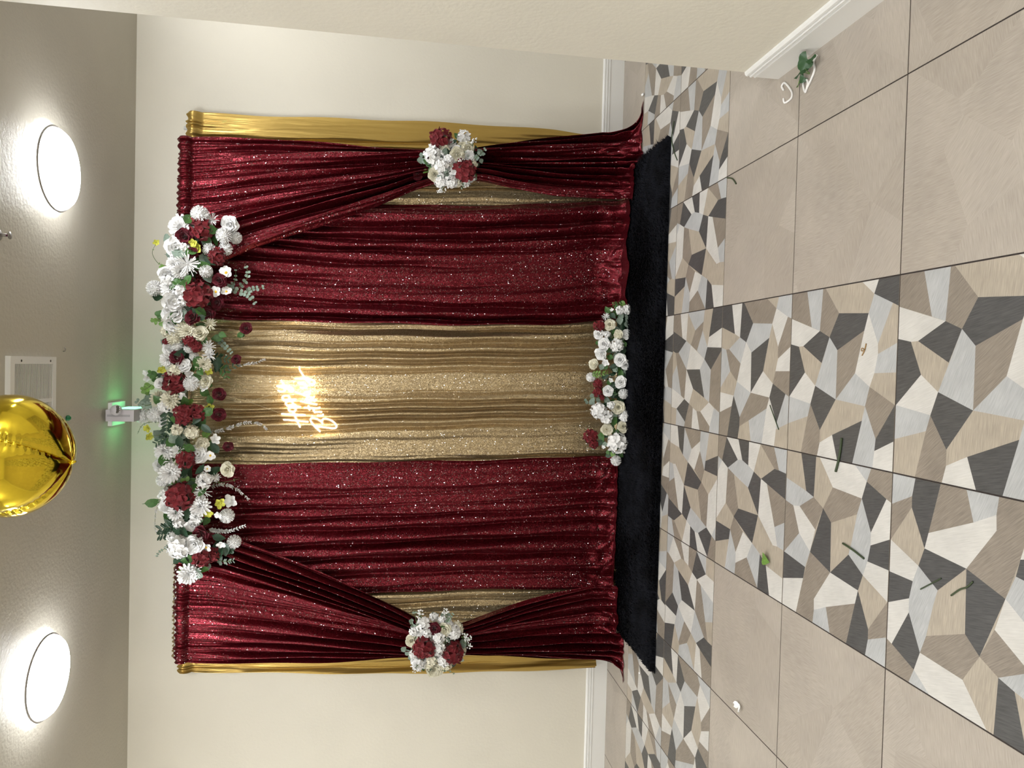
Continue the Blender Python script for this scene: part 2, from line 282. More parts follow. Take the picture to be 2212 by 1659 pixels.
# moulded skirting: flat board with two beads below the top edge
PROF = [(0, 0), (.016, 0), (.016, .096), (.0195, .100), (.0195, .106), (.014, .109), (.0145, .112), (.019, .116), (.019, .124), (.013, .127),
        (.0135, .131), (.0165, .134), (.0155, .141), (.009, .147), (0, .148)]
def skirting(name, a, b, nx, ny):
    m = MB(); n = len(PROF); vs = []
    for (x, y) in (a, b):
        for d, h in PROF: vs.append((x + nx*d, y + ny*d, h))
    fs = [(i, i+1, n+i+1, n+i) for i in range(n-1)] + [tuple(range(n)), tuple(range(2*n-1, n-1, -1))]
    m.add(vs, fs); o = m.build(name, M_BASE); o['kind'] = 'structure'; return o
skirting('baseboard_back', (XL, YB), (XR, YB), 0, -1)
skirting('baseboard_partition', (PX, YF), (PX, PY), -1, 0)
skirting('baseboard_left', (XL, YF), (XL, YB), 1, 0)

# floor tiles: plain ones and ones printed with a broken-stone pattern
def print_mesh(key):
    m = MB(); g = .0024; w = T - 2*g; h = w/2
    m.box(-h, h, -h, h, -.012, -.00025, 0)
    for k, part in enumerate(TILE_PRINT[key].split('|')):
        a = part.split(); pts = [tuple(map(int, q.split(','))) for q in a[1:]]
        if len(pts) < 3: continue
        vs = [((x/1000 - .5)*w, (.5 - y/1000)*w, -.0001 + k*3e-6) for x, y in pts]
        ar = sum(vs[i][0]*vs[(i+1) % len(vs)][1] - vs[(i+1) % len(vs)][0]*vs[i][1] for i in range(len(vs)))
        if ar < 0: vs.reverse()
        m.add(vs, [tuple(range(len(vs)))], ' WGBNK'.index(a[0]))
    return m.mesh('printed_tile', [TM['B']] + [TM[c] for c in 'WGBNK'], False)
PMESH = {k: print_mesh(k) for k in TILE_PRINT}
g = .0024; hh = T/2 - g
plain_me = MB().box(-hh, hh, -hh, hh, -.012, 0).mesh('plain_tile', M_PLAIN, False)
cut = (YB - (GY + T))/2 - g/2
plain_cut = MB().box(-hh, hh, -cut, cut, -.012, 0).mesh('plain_tile_cut', M_PLAIN, False)
ASSIGN = {(-1,2):('P1',0), (-1,3):('P1',0), (-1,1):('P2',0), (-2,1):('P3',0), (-2,2):('P4',0), (-2,3):('P4',1), (-1,0):('P5',0), (-3,0):('P6',0),
          (-4,0):('P7',0), (-2,0):('P3',1), (0,0):('P3',0), (1,0):('P1',0), (1,-1):('P4',0), (0,-1):('P2',1), (-1,-1):('P4',1), (-2,-1):('P2',0),
          (-3,-1):('P1',1), (-4,-1):('P6',1), (-5,-1):('P3',0), (-5,0):('P5',1)}
rt = random.Random(5)
for r in range(-2, 11):
    for c in range(-8, 7):
        x = GX + (c + .5)*T; y = GY - (r + .5)*T
        if PX < x - T/2 and x + T/2 < PX: continue
        mosaic = r in (-1, 0) or (r > 0 and c in (-1, -2))
        if r == -2: obj('floor_tile', plain_cut, floor, (x, GY + T + g/2 + cut, 0))
        elif mosaic:
            key, rot = ASSIGN.get((c, r), (rt.choice(list(PMESH)), rt.randint(0, 1)))
            obj('printed_floor_tile', PMESH[key], floor, (x, y, 0), (0, 0, math.pi*rot))
        else: obj('floor_tile', plain_me, floor, (x, y, 0))

# ------------------------------------------------------------------ ceiling lamps
M_GLOW = emit('lamp diffuser', (.985, 1.0, 1.02), LAMP_POWER*.76)
M_GLOWSIDE = emit('lamp side glow', (.985, 1.0, 1.02), LAMP_POWER*.24)
M_CHROME = simple('brushed lamp ring', (.30,.28,.26), .45, .8)
M_WHITE = simple('white enamel', (.78,.78,.77), .4)
def lamp_parts():
    dome = MB().lathe([(.0001, -.092), (.08, -.090), (.14, -.083), (.175, -.070), (.190, -.052), (.192, -.040)], 40)
    side = MB().lathe([(.196, -.036), (.200, -.033), (.200, -.012), (.196, -.002), (.0001, -.002)], 40)
    ring = MB().lathe([(.189, -.041), (.1985, -.043), (.2025, -.038), (.2005, -.034), (.190, -.034)], 40)
    return dome.mesh('diffuser', M_GLOW), side.mesh('backplate', M_GLOWSIDE), ring.mesh('metal_ring', M_CHROME)
LD, LS, LR = lamp_parts()
LD2 = LD.copy(); LD2.materials[0] = emit('added lamp diffuser', (.985, 1.0, 1.02), LAMP_POWER*1.3)
def ceiling_lamp(x, y, label, group=None):
    # grouped lamps are unseen additions, made brighter to even out the light
    t = empty('ceiling_light', (x, y, ZC), label, 'ceiling light', group)
    obj('diffuser', LD2 if group else LD, t); obj('backplate', LS, t); obj('metal_ring', LR, t)
pa, pb = onz(130, 366, ZC - .05), onz(106, 1462, ZC - .05)
ceiling_lamp(pa.x, pa.y, 'round glowing flush ceiling light between the ceiling vent and the cream partition wall')
ceiling_lamp(pb.x, pb.y, 'round glowing flush ceiling light far from the partition, on the other side of the vent')
for lx in (-4.08, -1.58, .90, 2.75):  # unseen lamps added around the room to brighten it
    for ly in (3.86, 1.36, -1.14):
        if ly > 3 and abs(lx) < 2: continue
        ceiling_lamp(lx, ly, 'added unseen ceiling light in the rest of the room', 'added unseen ceiling lights of the hall')

# ------------------------------------------------------------------ ceiling vent
va, vb = onz(22, 770, ZC - .02), onz(121, 770, ZC - .02)
vm = onz(90, 866, ZC - .02)
v0, v1, vx1 = va.y, vb.y, (va.x + vb.x)/2
vx0 = vx1 - 2*(vx1 - vm.x)
t = empty('ceiling_vent', ((vx0+vx1)/2, (v0+v1)/2, ZC), 'white louvred air return grille on the ceiling behind the gold balloon', 'vent')
def loc(o): o.matrix_parent_inverse = t.matrix_world.inverted() if False else Matrix.Translation(-Vector(t.location)); return o
fz0, fz1 = ZC - .022, ZC
m = MB(); bw = .034
m.box(vx0, vx1, v0, v0+bw, fz0, fz1).box(vx0, vx1, v1-bw, v1, fz0, fz1).box(vx0, vx0+bw, v0+bw, v1-bw, fz0, fz1).box(vx1-bw, vx1, v0+bw, v1-bw, fz0, fz1)
loc(m.build('frame', M_WHITE, t))
loc(MB().box(vm.x-.009, vm.x+.009, v0+bw, v1-bw, fz0+.002, fz1).build('divider', M_WHITE, t))
loc(MB().box(vx0+bw, vx1-bw, v0+bw, v1-bw, ZC-.002, ZC-.0005).build('duct_shade', simple('dark duct', (.06,.055,.05), .8), t))  # flat sheet under the ceiling, shade behind the slats put into its dark colour
NS = 32
for xa, xb in ((vx0+bw, vm.x-.009), (vm.x+.009, vx1-bw)):
    m = MB()
    for k in range(NS):
        y = v0 + bw + (v1 - v0 - 2*bw)*(k + .5)/NS
        m.box(xa, xb, y-.0026, y+.0026, ZC-.0195, ZC-.018)
    o = loc(m.build('louvres', M_WHITE, t)); o['kind'] = 'stuff'
M_DOT = simple('dark screw', (.08,.07,.06), .5, .8)
for sx, sy in ((vx1-.02, v0+.09), (vx1-.02, v1-.06)):
    loc(MB().lathe([(.0001, fz0-.002), (.005, fz0-.0015), (.006, fz0+.001)], 10, (sx, sy, 0)).build('screw', M_DOT, t))

# sprinkler, green ceiling knob, small hook
p = onz(8, 508, ZC - .02)
t = empty('sprinkler_head', (p.x, p.y, ZC), 'small fire sprinkler head with dark bulb on the ceiling near the partition', 'sprinkler')
MB().lathe([(.0001, -.006), (.022, -.005), (.026, 0)], 16).build('escutcheon', M_CHROME, t, True)
MB().tube([(0,0,-.004), (0,0,-.03)], .007, 8).build('nozzle', M_CHROME, t, True)
MB().tube([(0,0,-.028), (0,0,-.042)], .005, 8).build('bulb', simple('dark red bulb', (.10,.02,.05), .2), t, True)
MB().lathe([(.0001, -.046), (.016, -.045), (.016, -.042), (.0001, -.0415)], 12).build('deflector', M_CHROME, t, True)
p = onz(149, 903, ZC - .012)
t = empty('green_bauble', (p.x, p.y, ZC), 'small glossy green bauble on the ceiling beside the gold balloon', 'bauble')
MB().lathe([(.0001, -.022), (.008, -.020), (.0145, -.011), (.0145, -.004), (.010, 0)], 18).build('ball', simple('green plastic', (.008,.16,.055), .2), t, True)
p = onz(139, 759, ZC - .006)
o = MB().tube([(0,0,0), (0,0,-.008), (.012,0,-.012), (.02,0,-.006)], .0025, 6).build('ceiling_hook', M_CHROME, None, True); o.location = (p.x, p.y, ZC)
tag(o, 'tiny metal hook in the ceiling beside the vent', 'hook')

# ------------------------------------------------------------------ exit sign, seen edge-on, with an emergency lamp head
M_SIGN = simple('grey sign housing', (.52,.50,.53), .45)
ex = at(250, 898, 4.43); sx, sy = ex.x, 4.43
zb = at(289, 898, sy).z
t = empty('exit_sign', (sx, sy + .15, ZC), 'grey edge-on exit sign glowing green, hung from the ceiling above the garland', 'exit sign')
m = MB().box(-.033, .033, -.15, .15, zb - ZC, -.022)
m.build('housing', M_SIGN, t)
MB().box(-.068, .068, -.055, .15, -.022, 0).build('canopy', M_WHITE, t)
M_GREENGLOW = emit('green sign glow', (.10, 1.0, .30), 3.0)
for s in (-1, 1):
    MB().box(min(s*.033, s*.0355), max(s*.033, s*.0355), -.05, .135, zb - ZC + .025, -.045).build('lit_panel', M_GREENGLOW, t)
MB().box(-.006, .006, -.1512, -.15, zb-ZC+.02, -.03).build('seam', simple('sign seam', (.36,.35,.37), .5), t)
e = at(250, 886, sy - .02)
lh = MB().ball((0,0,0), .031, 16, 10).build('lamp_head', M_SIGN, t, True); lh.location = (e.x - sx, -.165, e.z - ZC)
ln = MB().lathe([(.0001, -.002), (.018, 0), (.022, .004)], 16, axis='y').build('lens', simple('lamp lens', (.30,.30,.31), .08, .9), lh, True)
ln.location = (.006, -.026, -.012); ln.rotation_euler = (R(-25), 0, R(10))

# ------------------------------------------------------------------ the backdrop cloths
class Wob:
    def __init__(s, seed, n=5, fs=1.5, fz=.8):
        r = np.random.RandomState(seed)
        s.a = r.uniform(.4, 1, n); s.ks = r.uniform(.4, 1, n)*fs*6.283*r.choice([-1,1], n); s.kz = r.uniform(.3, 1, n)*fz*6.283; s.p = r.uniform(0, 6.283, n); s.a /= s.a.sum()
    def __call__(s, u, z): return sum(a*np.sin(ks*u + kz*z + p) for a, ks, kz, p in zip(s.a, s.ks, s.kz, s.p))
def fold(u, z, N, seed, drift=.5):
    """rounded pleats of uneven width with sharp valleys, wandering slowly down the cloth"""
    w0, w1, w2 = Wob(seed, 6, max(1.5, N*.30), .02), Wob(seed+1, 5, 1.2, .22), Wob(seed+2, 5, max(2, N*.25), .30)
    ph = N*u + 1.15*w0(u, 0*z) + drift*1.1*w1(u, z) + seed*.137
    am = np.clip(.62 + .75*w2(u, z), .12, 1.15)
    r = 1 - np.abs(np.cos(np.pi*ph))**1.6
    r = np.abs(np.sin(np.pi*ph))**1.15
    sec = .5 + .5*np.sin(6.283*(2.35*N*u + .9*Wob(seed+3, 5, N*.3, .25)(u, z) + .3))
    return .92*r*am + .08*sec*(.4 + .6*am)
def grid_mesh(name, P, UV, mat):
    n, k = P.shape[0], P.shape[1]
    idx = np.arange(n*k).reshape(n, k)
    q = np.stack([idx[:-1, :-1], idx[1:, :-1], idx[1:, 1:], idx[:-1, 1:]], -1).reshape(-1, 4)
    me = bpy.data.meshes.new(name); V = P.reshape(-1, 3)
    me.vertices.add(len(V)); me.vertices.foreach_set('co', V.astype(np.float32).ravel())
    me.loops.add(q.size); me.loops.foreach_set('vertex_index', q.ravel().astype(np.int32))
    me.polygons.add(len(q)); me.polygons.foreach_set('loop_start', np.arange(0, q.size, 4, dtype=np.int32))
    me.update(calc_edges=True)
    uv = me.uv_layers.new(name='UVMap'); uv.data.foreach_set('uv', UV.reshape(-1, 2)[q.ravel()].astype(np.float32).ravel())
    me.polygons.foreach_set('use_smooth', np.ones(len(q), dtype=bool)); me.materials.append(mat); me.validate(); return me
def curtain(name, edges, Y, N, amp, seed, mat, hem=.12, hemspread=0.0, tie=None, pocket=True, zend=.22, cols=260, rows=150, hrows=22, drift=.5,
            tips=None, fine=1.0, wide=1.0, hembump=.04, smile=0.0):
    """edges: stations down the cloth: (image x, image y of the edge nearer the partition, image y of the other edge)"""
    st = []
    for ix, yr, yl in edges:
        a, b = at(ix, yr, Y), at(ix, yl, Y); st.append(((a.z + b.z)/2, b.x, a.x, a.z, b.z))
    st.sort(); Z = [q[0] for q in st]; XLs = [q[1] for q in st]; XRs = [q[2] for q in st]
    ztop = Z[-1]
    z = np.linspace(ztop, zend, rows)[:, None]; s = np.linspace(0, 1, cols)[None, :]
    def sm(zz, arr):
        zz2 = np.linspace(min(Z[0], zend), ztop, 240); v = np.interp(zz2, Z, arr); k = np.ones(9)/9
        v2 = np.convolve(np.pad(v, 4, mode='edge'), k, 'valid'); return np.interp(zz, zz2, v2)
    xl, xr = sm(z, XLs), sm(z, XRs)
    wtop = XRs[-1] - XLs[-1]; wd_ = np.clip((xr - xl), .05, None)
    F = fold(np.broadcast_to(s, (rows, cols)), np.broadcast_to(z, (rows, cols)), N, seed, drift)
    A = amp*np.clip((wtop/wd_)**.45, .6, 1.7)
    # cloth gathered on the rail: fine ruffles and a stitched pocket below the top edge
    dtop = ztop - z
    if pocket:
        Fp = fold(np.broadcast_to(s, (rows, cols)), np.broadcast_to(z, (rows, cols))*2, N*3.2*fine, seed+50, .3)
        w = np.clip((dtop - .075)/.40, 0, 1); w = w*w*(3-2*w)
        D = A*F*(.30 + .70*w) + .016*Fp*(1 - w)
        D = D + np.where(dtop < .072, .026*np.sqrt(np.clip(1 - ((dtop - .036)/.036)**2, 0, 1)) + .006*Fp, 0)
        D = D - .012*np.exp(-((dtop - .078)/.008)**2)
    else:
        D = A*F
    if tie:                                        # cinch at the tie-back: cloth bunched and pushed forward
        zt, wt, push = tie; g_ = np.exp(-((z - zt)/wt)**2); D = D*(1 - .35*g_) + push*g_
    X = xl + (xr - xl)*s
    X = X + .004*np.sin(40*s*wide + 9*z)
    if smile: X = X + 0*z
    Yy = Y - D
    P = np.stack([X, Yy, np.broadcast_to(z, (rows, cols)) + .0*X], -1)
    if pocket:
        P[0, :, 2] += .006*np.sin(np.linspace(0, N*6.283*2.6, cols) + seed)
        P[1, :, 2] += .003*np.sin(np.linspace(0, N*6.283*2.6, cols) + seed)
    # the surplus length swings out in a curve and lies on the floor
    if hem > 0:
        q = np.linspace(0, 1, hrows + 1)[1:][:, None]; th = np.clip(q/.86, 0, 1)*math.pi/2
        S2 = np.broadcast_to(s, (hrows, cols)); zv = zend - q*(zend + hem)*.9
        Fh = fold(S2, np.broadcast_to(zv, (hrows, cols)), N, seed, drift); Dh = A[-1]*Fh
        h1, h2, h3 = Wob(seed+70, 6, 3.0, 1), Wob(seed+71, 7, 5.0, 1.6), Wob(seed+72, 6, 9.0, 2.6)
        lenh = hem*(1 + .30*h1(s, 0*s)); crum = hembump*(h2(s, q)*.8 + h3(s, q)*.6)*np.sin(np.pi*np.clip(q*.92, 0, 1))**.7
        Yh = Y - lenh*(1 - np.cos(th)) - lenh*.12*np.clip((q - .86)/.14, 0, 1) - Dh*(.35 + .65*np.cos(th)) - np.abs(crum)*.5
        zz = zend*(1 - np.sin(th)) + Dh*.42*np.sin(th)*(1 - q**6) + np.clip(crum, -.01, None)*.7
        Xh = P[-1][None, :, 0] + hemspread*(s - .5)*q + .020*h3(s, q)*q*np.sin(np.pi*s)
        if tips:
            for side, dx, dy, wdt in tips:
                k = np.exp(-((s - side)/wdt)**2); Xh = Xh + dx*k*q**2.2; Yh = Yh + dy*k*q
                zz = zz*(1 - .7*k*q)
        onrug = (Yh < 4.69) & (Xh > -1.74) & (Xh < 1.32)
        zz = np.maximum(zz, np.where(onrug, .052, .004))
        P = np.concatenate([P, np.stack([Xh, Yh, zz], -1)], 0)
    du = np.linalg.norm(np.diff(P, axis=1), axis=2).mean(0); u = np.concatenate([[0], np.cumsum(du)])
    dv = np.linalg.norm(np.diff(P, axis=0), axis=2).mean(1); v = np.concatenate([[0], np.cumsum(dv)])
    UV = np.stack(np.broadcast_arrays(u[None, :]*1.0, v[:, None]*1.0), -1) + seed*.37
    return obj(name, grid_mesh(name, P, UV, mat))

# pipe stand that carries the cloths
M_POLE = simple('white painted pipe', (.75,.75,.74), .4)
M_BRASS = simple('brass coupling', (.70,.50,.15), .3, 1.0)
M_CLEAR = simple('translucent plastic', (.80,.82,.78), .15)
M_CLEAR.node_tree.nodes['Principled BSDF'].inputs['Transmission Weight'].default_value = .75
tl, tr = at(384, 1440, 4.83), at(396, 262, 4.83)
ZR = 2.88
t = empty('backdrop_stand', (0, 4.870, 0), 'white pipe backdrop stand hidden behind the sequin drapes', 'stand')
for x in (tl.x + .05, tr.x - .03):
    MB().tube([(x, 0, .02), (x, 0, ZR)], .012, 10).build('upright', M_POLE, t, True)
    MB().lathe([(.0001, .02), (.045, .018), (.05, .006), (.05, 0), (.0001, 0)], 24, (x, 0, 0)).build('foot', M_CLEAR, t, True).location.y = -.036
    MB().tube([(x, 0, .05), (x, 0, .085)], .021, 12).build('coupling', M_BRASS, t, True)
MB().tube([(tl.x + .03, 0, ZR - .03), (tr.x - .02, 0, ZR - .03)], .013, 10).build('crossbar', M_POLE, t, True)
t = empty('curtain_rod', (0, 4.70, ZR - .045), 'white rod threaded through the tops of the burgundy drapes', 'curtain rod')
MB().tube([(tl.x + .12, 0, 0), (tr.x - .14, 0, 0)], .011, 10).build('rod', M_POLE, t, True)
for x in (tl.x + .14, tr.x - .16): MB().tube([(x, 0, 0), (x, .165, .01)], .006, 8).build('bracket', M_POLE, t, True)

# gold satin strips at both ends of the frame, behind everything
o = curtain('satin_drape', [(404, 242, 420), (560, 250, 420), (760, 257, 420), (900, 263, 420), (1050, 272, 420), (1200, 283, 420), (1320, 300, 400), (1345, 306, 400)],
            4.852, 5, .030, 11, M_SATIN, hem=.03, zend=.05, cols=140, rows=130, hrows=6, drift=.9, hembump=.005)
tag(o, 'gold satin drape strip showing beyond the burgundy cloth on the partition side', 'drape')
o = curtain('satin_drape', [(386, 1330, 1449), (560, 1330, 1451), (800, 1330, 1452), (1050, 1330, 1449), (1230, 1330, 1446), (1312, 1335, 1440), (1318, 1340, 1435)],
            4.852, 5, .030, 12, M_SATIN, hem=0, zend=.10, cols=140, rows=130, drift=.9)
tag(o, 'gold satin drape strip ending above a brass coupling, on the side away from the partition', 'drape')
# gold sequin centre cloth
o = curtain('sequin_drape', [(382, 330, 1420), (700, 330, 1420), (1000, 330, 1415), (1340, 335, 1410)], 4.815, 42, .066, 23, M_GSEQ, hem=.06, zend=.06,
            cols=860, rows=170, hrows=10, drift=.8, hembump=.012)
tag(o, 'wide champagne gold sequin drape behind the neon lettering', 'drape')
# burgundy inner panels hanging straight
o = curtain('sequin_drape', [(384, 380, 680), (500, 420, 691), (700, 440, 697), (1000, 445, 704), (1200, 440, 702), (1300, 432, 694), (1365, 420, 672)],
            4.745, 8, .080, 31, M_BURG, hem=.17, zend=.22, cols=340, rows=170, hrows=44, hembump=.075, tips=[(0.0, .10, -.02, .16)])
tag(o, 'straight burgundy sequin drape between the gold centre and the partition-side tied drape', 'drape')
o = curtain('sequin_drape', [(380, 1003, 1330), (470, 1001, 1300), (700, 999, 1285), (1000, 994, 1272), (1200, 988, 1268), (1290, 982, 1268), (1340, 978, 1270)],
            4.745, 8, .080, 37, M_BURG, hem=.10, zend=.20, cols=340, rows=170, hrows=44, hembump=.075, drift=.6)
tag(o, 'straight burgundy sequin drape on the side of the gold centre away from the partition', 'drape')
# burgundy outer panels, tied back at the bouquets
zt = at(975, 360, 4.62).z
o = curtain('tied_sequin_drape', [(386, 298, 590), (470, 299, 570), (560, 302, 537), (650, 307, 506), (740, 313, 475), (830, 320, 443), (900, 326, 412), (965, 334, 392),
             (1040, 322, 394), (1100, 314, 408), (1200, 304, 424), (1300, 293, 433), (1350, 286, 436), (1375, 284, 437)], 4.645, 9, .085, 41, M_BURG,
            hem=.15, zend=.24, cols=360, rows=220, hrows=48, tie=(zt, .16, .05), hembump=.085, tips=[(1.0, .20, -.02, .10), (0.0, -.03, .0, .1)])
tag(o, 'burgundy sequin drape tied back by the bouquet nearer the partition, hem trailing on the floor', 'drape')
zt = at(940, 1385, 4.62).z
o = curtain('tied_sequin_drape', [(380, 1140, 1429), (470, 1148, 1428), (560, 1180, 1426), (640, 1212, 1424), (720, 1246, 1422), (800, 1282, 1418), (870, 1316, 1411), (935, 1350, 1404),
             (1000, 1341, 1405), (1060, 1320, 1410), (1130, 1296, 1414), (1210, 1273, 1419), (1290, 1256, 1424), (1345, 1250, 1427)], 4.645, 9, .085, 47, M_BURG,
            hem=.08, zend=.20, cols=360, rows=220, hrows=48, tie=(zt, .16, .05), hembump=.085, tips=[(0.0, -.13, -.03, .10)])
tag(o, 'burgundy sequin drape tied back by the bouquet farther from the partition', 'drape')

# translucent plastic sleeve standing against the skirting
a = at(1243, 288, 4.845); b = at(1345, 292, 4.845)
m = MB(); vs = []
for k in range(9):
    x = a.x - .01 - .10*k/8
    for j in range(7):
        zz = .004 + (a.z - .004)*j/6
        vs.append((x + .015*math.sin(j*.9), 4.833 + .004*math.sin(k*1.7 + j), zz))
m.add(vs, [(k*7+j, (k+1)*7+j, (k+1)*7+j+1, k*7+j+1) for k in range(8) for j in range(6)])
o = m.build('plastic_sleeve', M_CLEAR, None, True); o.modifiers.new('thick', 'SOLIDIFY').thickness = .002
tag(o, 'translucent plastic sleeve against the skirting beside the gold satin strip', 'plastic sleeve')

# ------------------------------------------------------------------ black shag rug
rg = random.Random(8)
RX0, RX1, RY0, RY1 = -1.76, 1.335, 3.955, 4.70
t = empty('rug', ((RX0+RX1)/2, (RY0+RY1)/2, 0), 'long black shaggy rug on the tiles below the drapes', 'rug')
M_RUG = simple('black rug pile', (.0055,.006,.0085), .9, 0, .12, var=.6, freq=9)
ox, oy = t.location.x, t.location.y
nx, ny = 120, 26; P = np.zeros((ny+1, nx+1, 3))
wv = Wob(3, 8, 9, 9)
for j in range(ny+1):
    for i in range(nx+1):
        a, b = i/nx, j/ny
        edge = min(a*nx/2.0, (1-a)*nx/2.0, b*ny/2.0, (1-b)*ny/2.0, 1)
        P[j, i] = (RX0 + (RX1-RX0)*a - ox + .006*math.sin(31*b)*(a in (0, 1)), RY0 + (RY1-RY0)*b - oy, .002 + .022*edge**.5 + .004*float(wv(a*2, b))*edge)
o = obj('backing', grid_mesh('backing', P, P[..., :2], M_RUG), t)
m = MB()
for k in range(66000):
    x, y = rg.uniform(RX0, RX1), rg.uniform(RY0, RY1)
    if y > 4.66: continue
    gx = math.sin(x*7 + 3*y)*.5 + math.sin(x*2.3 - 5*y); l = rg.uniform(.018, .034); an = gx + rg.uniform(-.9, .9); lean = rg.uniform(.3, 1.2)*l
    dx, dy = math.cos(an)*lean, math.sin(an)*lean
    if x > RX1 - .03 or x < RX0 + .03: dx += (.005 if x > 0 else -.005)
    if y < RY0 + .03: dy -= .008
    w = rg.uniform(.0022, .0045); ca, sa = math.cos(an + 1.57)*w, math.sin(an + 1.57)*w
    e_ = min(1, min(x - RX0, RX1 - x, y - RY0)/.05 + .15); z0 = .019*e_
    X, Y_ = x - ox, y - oy
    m.add([(X-ca, Y_-sa, z0), (X+ca, Y_+sa, z0), (X+dx*.6+ca*.7, Y_+dy*.6+sa*.7, z0+l*.7), (X+dx*.6-ca*.7, Y_+dy*.6-sa*.7, z0+l*.7), (X+dx*1.2, Y_+dy*1.2, z0+l*.8)],
          [(0,1,2,3), (3,2,4)])
o = m.build('pile', M_RUG, t, True); o['kind'] = 'stuff'

# ------------------------------------------------------------------ artificial flowers
def petal(L, W, curl=0.0, cup=0.0, nl=4, nw=2, fat=.62, tip=0.0):
    vs = []; fs = []
    for j in range(nl+1):
        v = j/nl; w = W*((.30 + .70*math.sin(math.pi/2*v/fat)**.8) if v < fat else math.sqrt(max(0, 1 - ((v - fat)/(1.05 - fat))**2)))
        for i in range(nw+1):
            u = 2*i/nw - 1
            vs.append(Vector((u*w, L*v, curl*L*v*v + cup*W*u*u)))
    k = nw+1
    for j in range(nl):
        for i in range(nw): fs.append((j*k+i, j*k+i+1, (j+1)*k+i+1, (j+1)*k+i))
    return vs, fs
def put(mb, pv, tilt, az, r0=0.0, z0=0.0, mi=0, frame=None):
    vs, fs = pv
    m = Matrix.Rotation(az, 4, 'Z') @ Matrix.Translation((0, r0, z0)) @ Matrix.Rotation(tilt, 4, 'X')
    if frame is not None: m = frame @ m
    mb.add([m @ v for v in vs], fs, mi)
def frame_at(p, n, spin=0.0):
    q = Vector(n).normalized().to_track_quat('Z', 'Y').to_matrix().to_4x4()
    return Matrix.Translation(p) @ q @ Matrix.Rotation(spin, 4, 'Z')
def fib(n, zmin):
    out = []
    for i in range(n):
        z = 1 - (1 - zmin)*(i + .5)/n; r = math.sqrt(max(0, 1 - z*z)); a = i*2.39996
        out.append(Vector((r*math.cos(a), r*math.sin(a), z)))
    return out
def rose(seed):
    r = random.Random(seed); m = MB()
    for n, L, W, tilt, r0, z0 in ((3, .40, .20, 86, .05, .12), (4, .46, .30, 78, .13, .08), (5, .54, .40, 64, .22, .03), (5, .62, .50, 44, .29, 0), (5, .68, .56, 20, .32, -.05)):
        off = r.uniform(0, 6)
        for k in range(n):
            put(m, petal(L*r.uniform(.92, 1.08), W, -.30 if tilt < 65 else -.05, .30, 5, 4), R(tilt + r.uniform(-6, 6)), off + 6.283*k/n + r.uniform(-.12, .12), r0, z0)
    return m
def peony(seed):
    r = random.Random(seed); m = MB()
    for n, L, W, tilt, r0 in ((5, .50, .30, 72, .08), (6, .62, .40, 50, .16), (7, .76, .46, 28, .20), (7, .84, .50, 8, .18)):
        off = r.uniform(0, 6)
        for k in range(n):
            put(m, petal(L*r.uniform(.85, 1.1), W*r.uniform(.85, 1.15), r.uniform(-.30, .1), r.uniform(.1, .4), 4, 4), R(tilt + r.uniform(-12, 12)), off + 6.283*k/n + r.uniform(-.2, .2), r0)
    return m
def dahlia(seed):
    r = random.Random(seed); m = MB()
    for n, L, W, tilt, r0 in ((8, .35, .08, 72, .02), (11, .50, .10, 52, .05), (14, .70, .12, 34, .06), (16, .86, .14, 16, .08), (16, .96, .14, -2, .06)):
        off = r.uniform(0, 6)
        for k in range(n):
            put(m, petal(L*r.uniform(.92, 1.06), W, r.uniform(-.15, .1), .5, 3, 2, .8), R(tilt + r.uniform(-6, 6)), off + 6.283*k/n, r0)
    return m
def pompom(seed):
    r = random.Random(seed); m = MB(); m.ball((0, 0, 0), .62, 12, 8)
    for p in fib(150, -.75):
        put(m, petal(.42, .085, r.uniform(-.2, .2), .6, 2, 2, .9), R(90 - 10) + r.uniform(-.25, .25), r.uniform(0, 6), 0, 0, 0, frame_at(p*.60, p))
    return m
def spider(seed):
    r = random.Random(seed); m = MB()
    for k in range(64):
        a = r.uniform(0, 6.283); tl = R(r.uniform(-5, 80)); L = r.uniform(.75, 1.1)
        put(m, petal(L, .040, r.uniform(-.35, .35), .3, 5, 1, 1.0), tl, a, .04)
    return m
def hydrangea(seed, n=21):
    r = random.Random(seed); m = MB()
    for p in fib(n, -.15):
        q = (p + Vector((r.uniform(-.1,.1), r.uniform(-.1,.1), r.uniform(-.1,.1)))).normalized(); f = frame_at(q*r.uniform(.66, .80), (q + Vector((r.uniform(-.3,.3), r.uniform(-.3,.3), r.uniform(-.1,.3)))), r.uniform(0, 6))
        for k in range(4):
            put(m, petal(.38*r.uniform(.9,1.1), .22, r.uniform(-.3, .3), r.uniform(0,.3), 2, 2, .5), R(r.uniform(5, 28)), 6.283*k/4, .0, 0, 0, f)
    m.ball((0,0,0), .42, 8, 6); return m
def orchid(seed):
    r = random.Random(seed); m = MB()
    for k in range(5): put(m, petal(.95*r.uniform(.85, 1.1), .36, r.uniform(-.2,.25), .35, 4, 4), R(r.uniform(10, 40)), 6.283*k/5, .02)
    for k in range(3): put(m, petal(.42, .16, -.3, .6, 3, 2), R(65), 6.283*k/3, .02)
    return m
def anemone(seed):
    r = random.Random(seed); m = MB()
    for k in range(6): put(m, petal(.92*r.uniform(.9, 1.1), .42, r.uniform(-.1,.25), .25, 4, 4), R(r.uniform(15, 35)), 6.283*k/6, .04)
    m.lathe([(.0001, .24), (.12, .22), (.19, .14), (.20, .02)], 12, mi=1)
    return m
